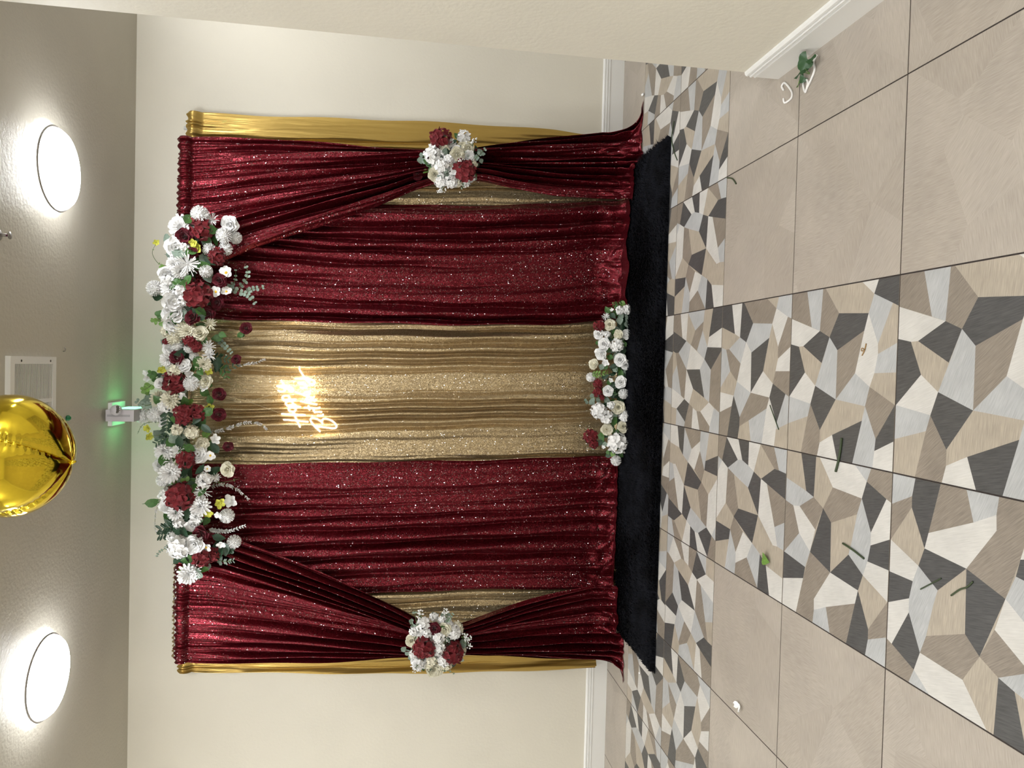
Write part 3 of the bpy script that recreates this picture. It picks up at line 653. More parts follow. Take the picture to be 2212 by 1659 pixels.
def leafmesh(mb, L=1.0, W=.36, curl=-.15, fold_=.25, nl=5):
    vs = []; fs = []
    for j in range(nl+1):
        v = j/nl; w = W*math.sin(math.pi*min(1, v**.75))**.9 + .004
        for i, u in enumerate((-1, -.5, 0, .5, 1)): vs.append(Vector((u*w, L*(v-.5), curl*L*(v-.4)**2 + fold_*w*abs(u))))
    for j in range(nl):
        for i in range(4): fs.append((j*5+i, j*5+i+1, (j+1)*5+i+1, (j+1)*5+i))
    mb.add(vs, fs); mb.tube([(0, -L*.62, .0), (0, -L*.45, .0)], .015*L, 4); return mb
def ivyleaf():
    m = MB(); vs = [Vector((0,-.30,0))]
    for k in range(15):
        a = R(-130 + 260*k/14) + math.pi/2; rr = .62 + .22*abs(math.cos(1.5*(a - math.pi/2)))
        vs.append(Vector((rr*math.cos(a), rr*math.sin(a) - .05, .10*math.cos(3*a))))
    return m.add(vs, [(0, i, i+1) for i in range(1, 15)])
FL = {}
def flower_mesh(kind, colour, var):
    key = (kind, colour, var)
    if key not in FL:
        fn = dict(rose=rose, peony=peony, dahlia=dahlia, pompom_mum=pompom, spider_mum=spider, hydrangea=hydrangea, orchid=orchid, anemone=anemone)[kind]
        mats = [PM[colour]] + ([M_YCENTER] if kind == 'anemone' else [])
        FL[key] = fn(hash_(kind) + var*17).mesh(kind, mats)
    return FL[key]
def hash_(s): return sum((i+1)*ord(c) for i, c in enumerate(s))
LEAF = {'gl': leafmesh(MB()).mesh('leaf', M_GREEN), 'll': leafmesh(MB(), 1, .42, -.2, .3).mesh('leaf', M_LIME), 'dl': leafmesh(MB(), 1, .28).mesh('leaf', M_DKGREEN),
        'el': leafmesh(MB(), 1, .46, -.1, .1).mesh('eucalyptus_leaf', M_EUC), 'il': ivyleaf().mesh('ivy_leaf', M_GREEN), 'li': ivyleaf().mesh('ivy_leaf', M_LIME), 'di': ivyleaf().mesh('ivy_leaf', simple('ivy green', (.020,.075,.018), .4, var=.3, freq=18))}
KIND = {'wm':('pompom_mum','white'), 'cm':('pompom_mum','cream'), 'wd':('dahlia','white'), 'cd':('dahlia','cream'), 'ws':('spider_mum','white'), 'cs':('spider_mum','cream'),
        'wr':('rose','white'), 'cr':('rose','cream'), 'br':('rose','wine'), 'bh':('hydrangea','burg'), 'wh':('hydrangea','white'), 'ch':('hydrangea','cream'), 'wp':('peony','white'),
        'cp':('peony','cream'), 'yo':('orchid','yellow'), 'wo':('anemone','white'), 'co':('orchid','white')}
rf = random.Random(77)
def plant(root, k, px, py, rpx, depth, tilt=.45, down=.1):
    """one flower or leaf of an arrangement, at its place on the arrangement"""
    Y = depth; p = at(px, py, Y); r = rpx*pxm(Y); base = Vector(root.location)
    n = Vector((rf.uniform(-tilt, tilt), -1, rf.uniform(-tilt, tilt) - down))
    if k in KIND:
        kd, colr = KIND[k]; q = n.normalized().to_track_quat('Z', 'Y') @ Matrix.Rotation(rf.uniform(0, 6.28), 3, 'Z').to_quaternion()
        o = obj(kd, flower_mesh(kd, colr, rf.randint(0, 1)), root, p - base, None, r*1.06)
    else:
        me = LEAF[k]; q = n.normalized().to_track_quat('Z', 'Y') @ Matrix.Rotation(rf.uniform(0, 6.28), 3, 'Z').to_quaternion()
        o = obj(me.name.split('.')[0], me, root, p - base, None, r*(1.15 if k in ('il', 'li') else 2.1))
    o.rotation_euler = q.to_euler(); return o
def spec(txt, ox, oy, s):
    out = []
    for part in txt.split(';'):
        a = part.split()
        if len(a) == 4: out.append((a[0], ox + float(a[1])/s, oy + float(a[2])/s, float(a[3])/s))
    return out
def sprig(root, pts, depth, mat, lr, n, kind='round', name='eucalyptus_sprig', dz=.02, stem=None):
    """a stem along image points carrying paired leaves or bracts"""
    base = Vector(root.location); P = [at(x, y, depth - dz*math.sin(3*i/len(pts))) - base for i, (x, y) in enumerate(pts)]
    c = smooth_path(P, 6); m = MB(); m.tube(c, [.0022*(1 - .6*i/len(c)) for i in range(len(c))], 5, 1)
    tot = len(c) - 1
    for k in range(n):
        f = (k + .6)/n; i = min(tot - 1, int(f*tot)); p = c[i]; tdir = (c[i+1] - c[i]).normalized(); sd = tdir.cross(Vector((0, 1, 0))).normalized()
        for sgn in (-1, 1):
            r = 1.5*lr*(1 - .45*f)*rf.uniform(.8, 1.15)
            if kind == 'round': pv = petal(r*2, r*.95, .1, .1, 4, 2)
            elif kind == 'long': pv = petal(r*2.6, r*.5, .1, .3, 3, 2)
            else: pv = petal(r*2.2, r*.45, .4, .5, 2, 2)
            nrm = Vector((rf.uniform(-.4, .4), -1, rf.uniform(-.4, .4))).normalized(); dy = (sd*sgn*(.9 if kind != 'plume' else .6) + tdir*(.6 if kind != 'plume' else .9) + nrm*rf.uniform(-.1, .3)).normalized()
            ax = dy.cross(nrm).normalized(); nz = ax.cross(dy); M4 = Matrix((ax, dy, nz)).transposed().to_4x4(); M4.translation = p
            m.add([M4 @ v for v in pv[0]], pv[1], 0)
        if kind == 'plume':
            for _ in range(2):
                dy = (tdir + Vector((rf.uniform(-.6,.6), -abs(rf.uniform(.1,.8)), rf.uniform(-.6,.6)))).normalized(); ax = dy.orthogonal().normalized(); nz = ax.cross(dy)
                M4 = Matrix((ax, dy, nz)).transposed().to_4x4(); M4.translation = p; pv = petal(lr*2.4*(1-.5*f), lr*.7, .4, .5, 3, 2); m.add([M4 @ v for v in pv[0]], pv[1], 0)
    return m.build(name, [mat, stem or M_STEM], root, True)
def gyp(root, px, py, rpx, depth, ang0, spread=1.6, nb=7):
    """baby's breath: thin branching stems with little white balls"""
    base = Vector(root.location); m = MB(); c0 = at(px, py, depth) - base
    for k in range(nb):
        a = ang0 + rf.uniform(-spread, spread)/2; L = rpx*rf.uniform(.6, 1.1)
        q = at(px - math.sin(a)*L, py - math.cos(a)*L, depth - rf.uniform(-.01, .04)) - base
        mid = (c0 + q)/2 + Vector((0, -.008, 0)); m.tube([c0, mid, q], .0010, 4, 1, False)
        for j in range(3):
            b = q + Vector((rf.uniform(-1, 1), rf.uniform(-1, .5), rf.uniform(-1, 1)))*.012
            m.tube([mid*.3 + q*.7, b], .0007, 3, 1, False); m.ball(b, rf.uniform(.0035, .006), 7, 5, 0)
    return m.build('babys_breath', [PM['white'], M_STEM], root, True)

# --- the long garland over the top rail
A = "wm 785 220 85;ws 925 290 75;wr 1130 330 95;wm 1055 460 78;wm 1185 485 64;wd 590 370 130;bh 790 400 130;br 620 470 88;yo 770 610 72;yo 720 540 50;wm 895 620 66;wm 1075 610 68;wp 520 590 105;wh 600 600 75;br 700 655 60;ws 650 780 115;wd 500 780 80;bh 980 690 95;wm 855 860 66;wo 1085 880 78;br 1010 960 74;wp 420 900 85;wm 280 1050 78;wd 450 1050 95;bh 760 1130 155;bh 690 1020 80;wo 970 1090 66;wo 1085 1090 58;br 985 1210 74;wp 490 1200 105;wp 500 1330 112;br 710 1380 84;br 890 1335 74;wp 520 1450 122;cd 620 1520 100;cs 900 1450 66;cr 790 1560 82;cm 500 1590 74;br 1305 1500 62;il 530 900 60;il 620 920 60;gl 600 1010 55;il 330 1340 48;li 280 1420 40;li 380 1440 55;ll 370 825 40;gl 960 405 45;il 975 510 62;gl 860 500 60;el 840 720 60;dl 900 740 70;gl 1245 1570 40;wp 560 700 80;wd 570 860 80;wh 430 960 70;gl 700 1200 50;dl 860 1190 60;el 880 930 60;wh 600 1180 70;gl 800 1480 60;dl 640 1290 60;ch 430 1530 70;wh 560 1080 70"
B = "cm 540 180 78;cd 690 90 84;cr 840 130 72;wm 570 265 54;wm 705 290 52;wm 770 385 50;bh 720 210 80;bh 800 270 66;bh 440 215 45;br 560 400 78;ws 940 270 74;ws 950 370 74;cd 880 480 84;br 1275 425 58;wp 640 500 80;wp 480 300 76;wd 450 430 84;yo 380 560 58;yo 945 560 52;bh 540 690 138;wm 735 710 82;wr 370 710 64;cr 910 690 78;co 720 600 54;cd 340 890 84;wo 425 865 48;cd 480 910 105;co 640 860 50;br 1070 840 74;br 1065 1080 76;yo 960 1000 54;bh 650 1080 115;bh 800 1060 105;wm 310 1080 84;wm 155 1100 78;br 1175 1460 58;co 1015 1380 64;yo 220 1240 54;yo 235 1340 52;co 900 760 60;il 860 1150 66;li 840 1220 66;li 910 1320 52;il 480 1620 62;gl 270 600 55;ll 200 800 50;li 700 920 60;gl 900 820 62;gl 940 730 46;gl 1040 170 60;gl 1110 130 46;gl 1330 130 46;el 190 950 60;el 230 890 55;co 200 580 44;co 210 650 42;wd 400 1510 92;ws 600 1510 74;bh 680 1610 112;wp 810 1550 104;wo 965 1570 58;cp 860 1430 74;ch 740 1290 84;ch 560 1260 70;dl 560 1380 90;gl 980 1440 70;dl 620 1200 80;el 600 1140 60;dl 1050 480 80;gl 800 640 60;dl 380 620 60;co 400 1190 56;ch 540 560 80;gl 560 980 56;wh 420 980 70;gl 960 900 54"
C_ = "wd 400 90 105;ws 580 60 74;wo 430 240 72;wp 350 230 74;wo 870 275 38;cr 1100 280 78;wd 450 320 105;wm 370 400 64;wh 840 400 90;ws 810 530 95;bh 570 580 155;yo 1010 650 62;yo 880 750 74;co 1140 640 84;wm 1090 800 74;co 1000 780 54;wd 790 690 112;wp 430 680 86;wd 520 760 86;wd 740 820 66;wr 700 900 74;br 800 1000 90;wh 560 1150 125;wp 720 1120 104;wo 860 1150 58;wm 1170 1090 70;co 1020 1110 54;bh 820 1270 105;bh 930 1230 85;wd 660 1450 115;ws 740 1400 86;li 620 1410 64;gl 690 1350 46;il 600 810 62;li 530 420 54;li 620 400 54;dl 560 930 80;dl 480 900 60;dl 500 1010 80;dl 1070 1180 80;dl 1010 1210 70;gl 480 470 62;gl 480 700 50;wh 400 560 70;gl 700 420 60;dl 700 720 66;wh 560 880 66;gl 640 1290 60;dl 540 1290 56;gl 860 860 50;dl 1000 1040 70;wh 480 1040 60;gl 980 280 46;ws 960 370 50"
t = empty('flower_garland', tuple(at(400, 855, 4.56)), 'long garland of white, burgundy and yellow artificial flowers along the top of the drapes', 'flower garland')
def prof_top(x): return max(0, 1 - ((x - 405)/105)**2)
for k, x, y, r in spec(A, 280, 420, 5.185) + spec(B, 280, 700, 5.529) + spec(C_, 280, 960, 5.185):
    lf = k not in KIND
    Y = (4.585 if x < 470 else 4.555) - .12*prof_top(x) + (.02 if lf else 0) - rf.uniform(0, .03)
    plant(t, k, x, y, r, Y)
for i in range(150):                                     # leaves filling the depth of the garland
    y = rf.uniform(470, 1240); x = 412 + rf.gauss(0, 28) - 22*math.sin((y - 470)/770*math.pi)
    plant(t, rf.choice(['gl', 'dl', 'dl', 'el', 'gl']), x, y, rf.uniform(10, 15), 4.575 - .12*prof_top(x) - rf.uniform(-.04, .035), .8)
bb = Vector(t.location)
MB().tube(smooth_path([at(x, y, 4.58) - bb for x, y in ((425, 480), (412, 600), (405, 760), (395, 860), (402, 980), (410, 1100), (425, 1230))], 6), .028, 8).build('moss_core', M_DKGREEN, t, True)
ca = lambda x, y: (280 + x/5.185, 420 + y/5.185)
cb = lambda x, y: (280 + x/5.529, 700 + y/5.529)
cc = lambda x, y: (280 + x/5.185, 960 + y/5.185)
M_PLUME = simple('pale plume', (.62,.60,.58), .7)
sprig(t, [ca(1080, 1030), ca(1200, 1080), ca(1320, 1120), ca(1410, 1220)], 4.555, M_EUC, .010, 8)
sprig(t, [ca(1130, 1040), ca(1180, 960), ca(1190, 840)], 4.555, M_EUC, .006, 5)
sprig(t, [ca(1220, 1040), ca(1300, 970), ca(1325, 880), ca(1300, 800)], 4.555, M_EUC, .008, 5)
sprig(t, [ca(1320, 1090), ca(1380, 1060), ca(1500, 1040)], 4.555, M_EUC, .009, 5)
sprig(t, [ca(420, 1340), ca(340, 1390), ca(230, 1410)], 4.55, M_LIME, .009, 3, 'round', 'ivy_sprig')
sprig(t, [ca(420, 800), ca(320, 770), ca(255, 660), ca(290, 560)], 4.55, M_LIME, .003, 2, 'long', 'tendril')
plant(t, 'yo', *ca(300, 540), 7, 4.545)
sprig(t, [cb(1040, 170), cb(1130, 250), cb(1220, 350)], 4.555, M_EUC, .009, 6)
sprig(t, [cb(950, 380), cb(1060, 400), cb(1180, 430)], 4.555, M_DKGREEN, .012, 7, 'long', 'olive_sprig')
sprig(t, [cb(1000, 500), cb(1150, 540), cb(1290, 480)], 4.555, M_DKGREEN, .010, 6, 'long', 'olive_sprig')
sprig(t, [cb(1080, 520), cb(1140, 570), cb(1160, 640)], 4.555, M_GREEN, .011, 3, 'long', 'olive_sprig')
sprig(t, [cb(1290, 505), cb(1400, 480), cb(1520, 460), cb(1615, 420)], 4.555, M_PLUME, .006, 16, 'plume', 'white_plume')
sprig(t, [cb(940, 1295), cb(1100, 1270), cb(1250, 1220), cb(1380, 1180), cb(1540, 1185), cb(1640, 1260)], 4.555, M_PLUME, .0075, 24, 'plume', 'white_plume')
sprig(t, [cc(920, 470), cc(1030, 450), cc(1130, 465), cc(1240, 530), cc(1335, 615)], 4.555, M_PLUME, .007, 20, 'plume', 'white_plume')
sprig(t, [cc(890, 950), cc(1000, 965), cc(1130, 965), cc(1300, 905)], 4.555, PM['white'], .0085, 20, 'plume', 'white_plume')
sprig(t, [cc(640, 330), cc(480, 390), cc(390, 500), cc(320, 680), cc(290, 790), cc(285, 940), cc(320, 1000)], 4.50, M_PLUME, .005, 26, 'plume', 'white_plume')
sprig(t, [cb(470, 1040), cb(450, 1160), cb(440, 1280), cb(400, 1400)], 4.47, M_DKGREEN, .013, 10, 'long', 'ruscus_frond')
sprig(t, [cb(480, 1350), cb(400, 1370), cb(310, 1430)], 4.47, M_DKGREEN, .012, 6, 'long', 'ruscus_frond')
sprig(t, [cb(620, 1200), cb(630, 1120), cb(640, 1030)], 4.46, M_EUC, .009, 6, 'long', 'eucalyptus_sprig')
sprig(t, [cb(260, 960), cb(180, 970), cb(90, 920)], 4.52, M_EUC, .011, 5)
sprig(t, [cb(260, 720), cb(220, 760), cb(150, 790)], 4.52, M_LIME, .012, 3, 'round', 'ivy_sprig')
sprig(t, [cb(330, 700), cb(300, 620), cb(230, 590)], 4.52, M_GREEN, .012, 3, 'round', 'ivy_sprig')
sprig(t, [cb(400, 1320), cb(320, 1330), cb(250, 1340)], 4.52, M_LIME, .003, 2, 'long', 'tendril')
sprig(t, [cc(560, 920), cc(440, 930), cc(330, 950)], 4.50, M_DKGREEN, .015, 9, 'long', 'ruscus_frond')
sprig(t, [cc(500, 960), cc(420, 1000), cc(330, 1020)], 4.50, M_DKGREEN, .013, 7, 'long', 'ruscus_frond')
sprig(t, [cc(960, 1090), cc(1060, 1170), cc(1150, 1190)], 4.555, M_DKGREEN, .013, 6, 'round')
sprig(t, [cc(980, 1290), cc(1070, 1310), cc(1165, 1300)], 4.555, M_EUC, .008, 8, 'long')
sprig(t, [cc(480, 1080), cc(410, 1160), cc(330, 1200), cc(300, 1260)], 4.52, M_EUC, .005, 7)
sprig(t, [cc(930, 435), cc(1080, 420), cc(1230, 385)], 4.555, M_LIME, .004, 2, 'long', 'bud_stem')
sprig(t, [cb(430, 1180), cb(260, 1170), cb(150, 1210), cb(95, 1310)], 4.54, M_EUC, .003, 6, 'long', 'tendril')

# --- tie-back bouquets
def bouquet(label, cx, cy, rad, items, ox, oy, s, gyps, sprigs):
    t = empty('tieback_bouquet', tuple(at(cx, cy, 4.56)), label, 'bouquet')
    for k, x, y, r in spec(items, ox, oy, s):
        d = min(1, math.hypot(x - cx, y - cy)/rad)
        plant(t, k, x, y, r, 4.545 - .10*math.sqrt(1 - d*d*.98) - (.012 if k not in KIND else 0), .35 + .2*d)
    for i in range(40):
        a = rf.uniform(0, 6.28); d = rad*math.sqrt(rf.uniform(.1, .98))
        plant(t, rf.choice(['el', 'gl', 'dl']), cx + math.cos(a)*d, cy + math.sin(a)*d, rf.uniform(6, 10), 4.54 - .08*math.sqrt(max(0, 1 - (d/rad)**2)), .8)
    for i in range(26):
        a = rf.uniform(0, 6.28); d = rad*math.sqrt(rf.uniform(.0, .85))
        plant(t, rf.choice(['wh', 'ch', 'cr', 'wr']), cx + math.cos(a)*d, cy + math.sin(a)*d, rf.uniform(11, 15), 4.55 - .07*math.sqrt(max(0, 1 - (d/rad)**2)), .6)
    for g_ in gyps: gyp(t, ox + g_[0]/s, oy + g_[1]/s, g_[2]/s, 4.47, g_[3])
    for pts, mt, lr, n in sprigs: sprig(t, [(ox + x/s, oy + y/s) for x, y in pts], 4.46, mt, lr, n)
    b = MB().ball((0, .02, 0), rad*pxm(4.6)*.72, 14, 9); b.v = [(x, y*.55, z) for x, y, z in b.v]; b.build('foam_core', M_DKGREEN, t, True)
bouquet('tie-back bouquet with two burgundy hydrangeas and cream roses, nearer the partition', 975, 349, 60,
        "bh 770 340 200;bh 1190 910 205;cr 1050 610 130;cr 650 970 120;wh 620 640 165;cr 1250 500 115;wp 1270 640 95;wh 1170 300 130;wh 950 1110 120;wh 760 1100 120;wh 780 820 130;br 350 985 88;el 700 800 45;el 780 820 45;el 850 900 55;el 740 1025 50;el 850 1110 55;el 425 620 45;el 1360 1040 55;el 1460 560 55;el 1520 600 45;el 1490 730 45;gl 520 760 85;ll 490 920 50;el 400 720 60;wh 900 700 90;el 840 550 60;ch 1330 800 90",
        860, 260, 8.295, [(1330, 470, 130, .2), (800, 1180, 110, 3.1), (840, 620, 70, 1.0), (1160, 760, 80, .5)],
        [([(1380, 700), (1450, 620), (1560, 520)], M_EUC, .008, 5), ([(1150, 1120), (1180, 1180), (1120, 1220)], M_EUC, .004, 3)])
bouquet('tie-back bouquet with one dark rose beside two burgundy hydrangeas and baby\'s breath', 942, 1390, 62,
        "br 860 590 125;bh 660 940 215;bh 1200 1050 215;wh 650 520 150;wh 1220 660 140;cr 1060 610 130;cr 430 820 115;wh 930 770 120;wh 560 1250 140;cr 830 1370 125;wh 1040 1180 130;ch 800 1190 110;wh 960 940 105;el 810 1110 60;el 780 1210 60;el 860 1170 55;gl 1010 570 55;el 280 980 55;el 350 1040 60;el 1120 340 55;wh 480 640 100;wh 850 370 90;wh 1010 430 90;wh 1130 500 90;wh 480 1060 100;wp 480 1200 70;ch 1100 1300 90;el 1370 1180 50;el 420 450 50;wh 720 670 90",
        840, 1290, 8.731, [(620, 400, 150, .3), (1100, 400, 170, .6), (1400, 850, 170, -1.6), (560, 1250, 150, 2.6), (1080, 900, 130, .0), (1360, 760, 150, -1.2)],
        [([(560, 640), (510, 420), (470, 210)], M_EUC, .008, 2), ([(460, 560), (430, 500), (420, 430)], M_EUC, .007, 3), ([(1100, 470), (1150, 380), (1220, 300)], M_EUC, .007, 4), ([(1000, 1380), (1150, 1400), (1240, 1450)], M_EUC, .004, 3)])

# --- the garland on the floor in front of the gold cloth
D1 = "wh 820 250 85;wh 950 240 95;ws 570 370 70;bh 450 530 115;co 490 480 46;cr 645 510 108;wr 445 675 102;wr 545 855 118;wh 590 680 64;cp 800 690 92;wh 770 880 125;wp 945 680 94;wp 480 1030 112;wr 830 1140 118;wr 930 1230 96;cp 360 1220 96;co 570 1185 84;wm 300 1450 84;bh 430 1570 95;co 655 1510 54;wr 840 1540 115;el 820 440 72;el 960 320 70;el 975 420 76;el 965 500 76;el 1000 585 60;el 840 350 60;gl 700 610 60;gl 1030 720 60;gl 995 1070 55;gl 590 240 65;gl 840 1380 70;gl 640 1090 70;gl 560 1270 60;el 490 1270 60;gl 760 180 60;ll 860 130 60;dl 700 350 80;co 680 250 40;dl 880 1000 80;dl 700 1260 80;el 920 1360 55;el 740 1310 55;gl 420 840 46;gl 1100 620 40;dl 560 1440 80;dl 700 1580 80;gl 900 850 60"
D2 = "wr 640 130 108;wm 935 180 98;bh 450 160 105;bh 530 250 55;wh 470 500 165;wh 610 610 140;cr 830 430 135;wh 960 600 122;cp 620 850 112;cr 930 800 118;wh 830 1110 215;bh 310 990 150;bh 370 1130 95;wm 790 1440 98;el 340 340 64;el 620 300 62;gl 760 690 100;gl 740 880 64;gl 810 900 64;gl 1000 970 95;gl 520 1000 95;el 580 1130 52;ll 740 1310 64;gl 900 1340 60;dl 500 1100 90;el 370 1190 50;dl 700 200 80;gl 760 180 60;wh 700 400 80;gl 640 1290 50;co 560 1190 46"
t = empty('floor_garland', tuple(at(1335, 825, 4.57)), 'garland of white roses, hydrangeas and eucalyptus lying at the foot of the gold drape', 'flower garland')
t.location.z = 0
def prof_low(x): return max(0, 1 - ((x - 1330)/55)**2)
for k, x, y, r in spec(D1, 1240, 640, 8.294) + spec(D2, 1240, 830, 8.731):
    plant(t, k, x, y, r, 4.60 - .075*prof_low(x) + (.02 if k not in KIND else 0) - .03*max(0, (x - 1330)/45), .4, -.55)
for i in range(100):
    y = rf.uniform(668, 985); x = 1330 + rf.gauss(0, 15)
    plant(t, rf.choice(['gl', 'dl', 'dl', 'el']), x, y, rf.uniform(7, 11), 4.585 - rf.uniform(0, .04), .8, -.3)
bb = Vector(t.location)
d_ = lambda x, y: (1240 + x/8.294, 640 + y/8.294)
MB().tube(smooth_path([at(1342, y, 4.59) - bb for y in (670, 750, 830, 900, 985)], 6), .03, 8).build('moss_core', M_DKGREEN, t, True)
sprig(t, [d_(330, 1390), d_(450, 1395), d_(600, 1370)], 4.53, M_LIME, .008, 8, 'long', 'fern_frond')
sprig(t, [d_(900, 100), d_(800, 150), d_(700, 150)], 4.55, M_GREEN, .008, 6, 'long', 'fern_frond')
sprig(t, [(1300, 862), (1282, 858), (1262, 868)], 4.555, M_EUC, .012, 3)

# ------------------------------------------------------------------ neon sign
NZ = 4.732
M_NEON = emit('warm neon tube', (1.0, .80, .48), 12.0)
M_ACR, nt_, b_ = nodes('clear acrylic'); setc(b_, (.95,.93,.86), .08, 0, .5); b_.inputs['Alpha'].default_value = .10
nc = lambda x, y, Y=NZ: at(560 + x/8.295, 760 + y/8.295, Y)
STROKES = [  # script letters of "Happy Birthday"
 [(430,1215),(650,1232),(880,1255)], [(395,1112),(620,1122),(830,1132)], [(735,1355),(690,1265),(650,1170),(610,1075)],
 [(610,1075),(545,1065),(525,1020),(570,990),(640,1000),(655,1045),(610,1075)], [(525,990),(620,985),(655,960),(600,930)],
 [(490,965),(620,975),(745,985)], [(500,960),(470,920),(520,885),(590,895),(600,945),(540,962)],
 [(430,868),(540,862),(650,850)], [(440,862),(410,815),(465,785),(530,795),(540,845),(480,865)],
 [(330,690),(400,715),(460,695),(445,650),(310,612)], [(310,612),(440,612),(560,635),(612,690),(575,712),(510,665),(450,600),(415,550),(390,505)],
 [(1095,1432),(1000,1340),(930,1250),(918,1205),(960,1185),(1040,1205),(1110,1250),(1140,1290)], [(985,1335),(1160,1350),(1340,1372),(1385,1330),(1330,1255),(1230,1205),(1150,1200),(1120,1250)],
 [(1040,1140),(1120,1140),(1150,1115)], [(940,1150),(955,1148)], [(985,1085),(1060,1075),(1125,1078)], [(1000,1080),(970,1050),(985,1025)],
 [(800,1000),(940,1008),(1065,1012),(1085,985)], [(905,1050),(880,960)], [(735,885),(880,915),(1040,945)], [(930,925),(880,895),(900,860),(1000,880),(1015,855)],
 [(650,722),(790,770),(960,820),(985,790)], [(880,800),(840,850),(870,875),(940,850),(950,815)], [(830,720),(790,760),(830,785),(900,760),(905,725),(830,720)], [(830,718),(900,710),(925,690)],
 [(730,640),(790,650),(850,630),(830,590),(690,560)], [(690,560),(760,555),(800,560)], [(635,480),(780,478),(920,490),(1000,540),(965,590),(900,560),(830,480),(760,380),(720,310),(728,265)]]
p0 = nc(750, 900)
t = empty('neon_sign', tuple(p0), 'glowing warm white neon script sign reading Happy Birthday on the gold drape', 'neon sign')
for st in STROKES:
    c = smooth_path([nc(*q) - p0 for q in st], 5)
    MB().tube(c, .0036, 7).build('neon_tube', M_NEON, t, True)
m = MB()
for st in STROKES:
    c = smooth_path([nc(*q, NZ + .009) - p0 for q in st], 4)
    for a, b in zip(c[:-1], c[1:]):
        d = (b - a); sd = d.cross(Vector((0, 1, 0))).normalized()*.0105
        m.add([a+sd, a-sd, b-sd, b+sd], [(0,1,2,3)])
m.build('acrylic_backing', M_ACR, t)
M_THREAD = simple('clear hanging wire', (.75,.68,.5), .3)
for pts in ([(455, 848, 4.545), (538, 868, 4.72)], [(538, 868, 4.72), (602, 848, NZ)], [(538, 868, 4.72), (606, 893, NZ)]):
    MB().tube([at(x, y, Y_) - p0 for x, y, Y_ in pts], .0009, 5).build('hanging_wire', M_THREAD, t, True)

# ------------------------------------------------------------------ gold foil balloon under the ceiling
M_FOIL = simple('gold foil', (.78,.58,.045), .10, 1.0)
BY = 2.98; bc = at(26, 985, BY); br_ = .232
t = empty('foil_balloon', tuple(bc), 'shiny gold foil ball balloon with four seams floating under the ceiling', 'balloon')
t.rotation_euler = (0, R(6.5), 0)
SE = [R(-66 + 90*k) for k in range(4)]
n, k_ = 90, 160; P = np.zeros((n+1, k_+1, 3))
def foil_r(la, az):
    dd = min(abs((az - s + math.pi) % (2*math.pi) - math.pi) for s in SE)
    dip = .10*math.exp(-dd/.18)*math.cos(la)**.5 if abs(la) < 1.57 else 0
    crimp = .016*math.exp(-(dd/.14)**2)*math.sin(52*la + 5*math.sin(3*az))*max(0, math.cos(la))
    cone = .03*math.exp(-((la + math.pi/2)/.38)**2)
    return br_*(1.015 - dip + crimp + cone)
for i in range(n+1):
    la = -math.pi/2 + .004 + (math.pi - .008)*i/n
    for j in range(k_+1):
        az = 2*math.pi*j/k_; r = foil_r(la, az); P[i, j] = (r*math.cos(la)*math.cos(az), r*math.cos(la)*math.sin(az), r*math.sin(la)*(.97 if la > 0 else .86))
obj('foil_body', grid_mesh('foil_body', P[::-1], P[..., :2], M_FOIL), t)
for s in SE:
    m = MB(); vs = []
    for i in range(61):
        la = -math.pi/2 + .02 + (math.pi - .04)*i/60; r = foil_r(la, s) - .002; w = .008 + .0025*math.sin(i*2.3)
        for rr, da in ((r, -.004), (r + w, -.004), (r + w, .004), (r, .004)):
            vs.append((rr*math.cos(la)*math.cos(s+da), rr*math.cos(la)*math.sin(s+da) + .0015*math.sin(i*1.9), rr*math.sin(la)*(.97 if la > 0 else .86)))
    m.add(vs, [(i*4+a, i*4+a+1, i*4+5+a, i*4+4+a) for i in range(60) for a in range(3)])
    m.build('seam', M_FOIL, t, True)
zp = -br_*1.045*.86
MB().tube([(0, 0, zp + .004), (.003, 0, zp - .008), (.006, -.002, zp - .016)], [.012, .006, .004], 8).build('inflation_tail', M_FOIL, t, True)

# ------------------------------------------------------------------ bits lying on the floor
def on_floor(pts, r, n=5): return smooth_path([onz(x, y, r*.9) for x, y in pts], n)
def stem(pts, label, r=.0032, mat=None, name='cut_stem', cat='stem', group=None):
    c = on_floor(pts, r); b = Vector((c[0].x, c[0].y, 0)); m = MB()
    m.tube([p - b for p in c], r, 7); o = m.build(name, mat or M_DKSTEM, None, True); o.location = b; return tag(o, label, cat, group)
M_DKSTEM = simple('dark green stem', (.035,.055,.02), .5)
cf = lambda x, y: (1700 + x/3.857, 900 + y/3.857)
stem([cf(455, 178), cf(447, 260), cf(430, 360), cf(405, 458)], 'thick bent green stem lying across a grout line on the printed tiles', .0042)
stem([(1663, 875), (1672, 900), (1682, 928)], 'thin straight dark stem on a white printed tile patch beside charcoal', .002)
stem([cf(465, 1056), cf(555, 1115), cf(640, 1183)], 'straight olive stem on beige and pale grey tile print', .0036)
stem([cf(1112, 1438), cf(1200, 1392), cf(1284, 1347)], 'thin grey-green stem crossing from pale grey onto charcoal print', .002)
stem([cf(1367, 1490), cf(1440, 1440), cf(1500, 1420), cf(1548, 1374)], 'thin wavy grey-green stem crossing from beige onto charcoal print', .0024)
stem([(1456, 262), (1451, 300), (1457, 330), (1463, 346)], 'long thin bent stem lying against the rug end', .003)
stem([(1571, 384), (1582, 386), (1590, 397)], 'short curled olive stem on the plain tile by the grout line', .0034)
o = stem([(1871, 742), (1868, 755), (1862, 768)], 'tiny dry brown twig on a long white tile patch', .002, simple('dry twig', (.30,.18,.07), .7), 'twig', 'twig')
k = MB(); k.tube(smooth_path([onz(1868, 755, .003) - o.location, onz(1862, 752, .012) - o.location, onz(1861, 758, .003) - o.location, onz(1868, 757, .003) - o.location], 5), .0016, 6)
k.build('curl', o.data.materials[0], o, True)
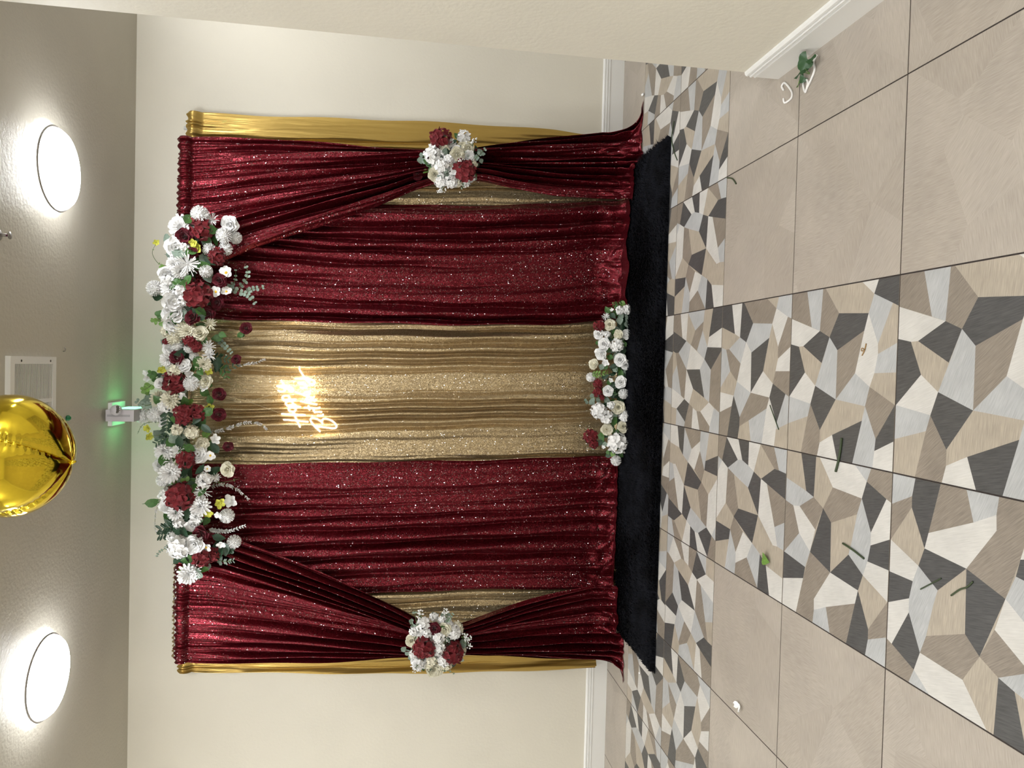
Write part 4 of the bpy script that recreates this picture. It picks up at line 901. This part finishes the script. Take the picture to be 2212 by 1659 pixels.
def flat_leaf(px, py, size, ang, me, label, name, cat, z=.006):
    o = obj(name, me, None, onz(px, py, z), (R(4), R(3), ang), size); return tag(o, label, cat)
flat_leaf(1653, 1208, .062, R(170), LEAF['ll'], 'single olive green leaf lying on the printed tiles', 'fallen_leaf', 'leaf', .010)
M_PET = PM['white']
def fallen(px, py, size, label, n=3):
    m = MB()
    for k in range(n): put(m, petal(1, .5, .3, .4, 4, 4), R(8), k*2.0 + .4, .05)
    c = onz(px, py, 0); o = m.build('fallen_petal', M_PET, None, True); o.location = (c.x, c.y, .003); o.scale = (size,)*3; return tag(o, label, 'petal')
fallen(1600, 1522, .030, 'white fallen petals on the plain tile far from the partition', 2)
fallen(1392, 202, .020, 'small white petal by the skirting near the trailing burgundy hem', 2)
fallen(1384, 1454, .012, 'tiny white petal on the printed tiles beside the pointed hem', 2)
dz = lambda x, y: (1560 + x/5.53, 60 + y/5.53)
M_CORD = simple('white cord', (.85,.84,.82), .6)
o = stem([dz(735, 745), dz(712, 700), dz(742, 658), dz(790, 700), dz(832, 770), dz(830, 830), dz(790, 875), dz(745, 895), dz(733, 845)],
         'short curved piece of white cord on the tile by the partition corner', .0042, M_CORD, 'cord_piece', 'cord')
o = stem([dz(1130, 325), dz(1093, 410), dz(1105, 500), dz(1062, 620), dz(1015, 715), dz(995, 768), dz(975, 720), dz(970, 650), dz(1000, 612), dz(1025, 655), dz(1005, 740)],
         'looped piece of white cord beside the green leaves at the partition skirting', .0045, M_CORD, 'cord_piece', 'cord')
c = onz(*dz(960, 560), 0)
t = empty('ivy_cutting', (c.x, c.y, 0), 'dark green ivy cutting lying against the partition skirting', 'leaf')
for x, y, s_, a, z in ((985, 405, .042, .4, .045), (1060, 380, .026, 1.9, .035), (900, 575, .020, 2.2, .015), (965, 610, .022, .5, .015), (925, 655, .024, 2.9, .012), (975, 500, .024, 1.2, .02)):
    q = onz(*dz(x, y), z); o = obj('leaf', LEAF['di'], t, q - Vector(t.location), (R(20), R(-25), a), s_)
m = MB().tube(smooth_path([onz(*dz(x, y), z) - Vector(t.location) for x, y, z in ((990, 440, .03), (1000, 500, .02), (1045, 550, .01), (960, 545, .01), (900, 710, .005))], 5), .0016, 6)
m.build('stem', M_LIME, t, True)
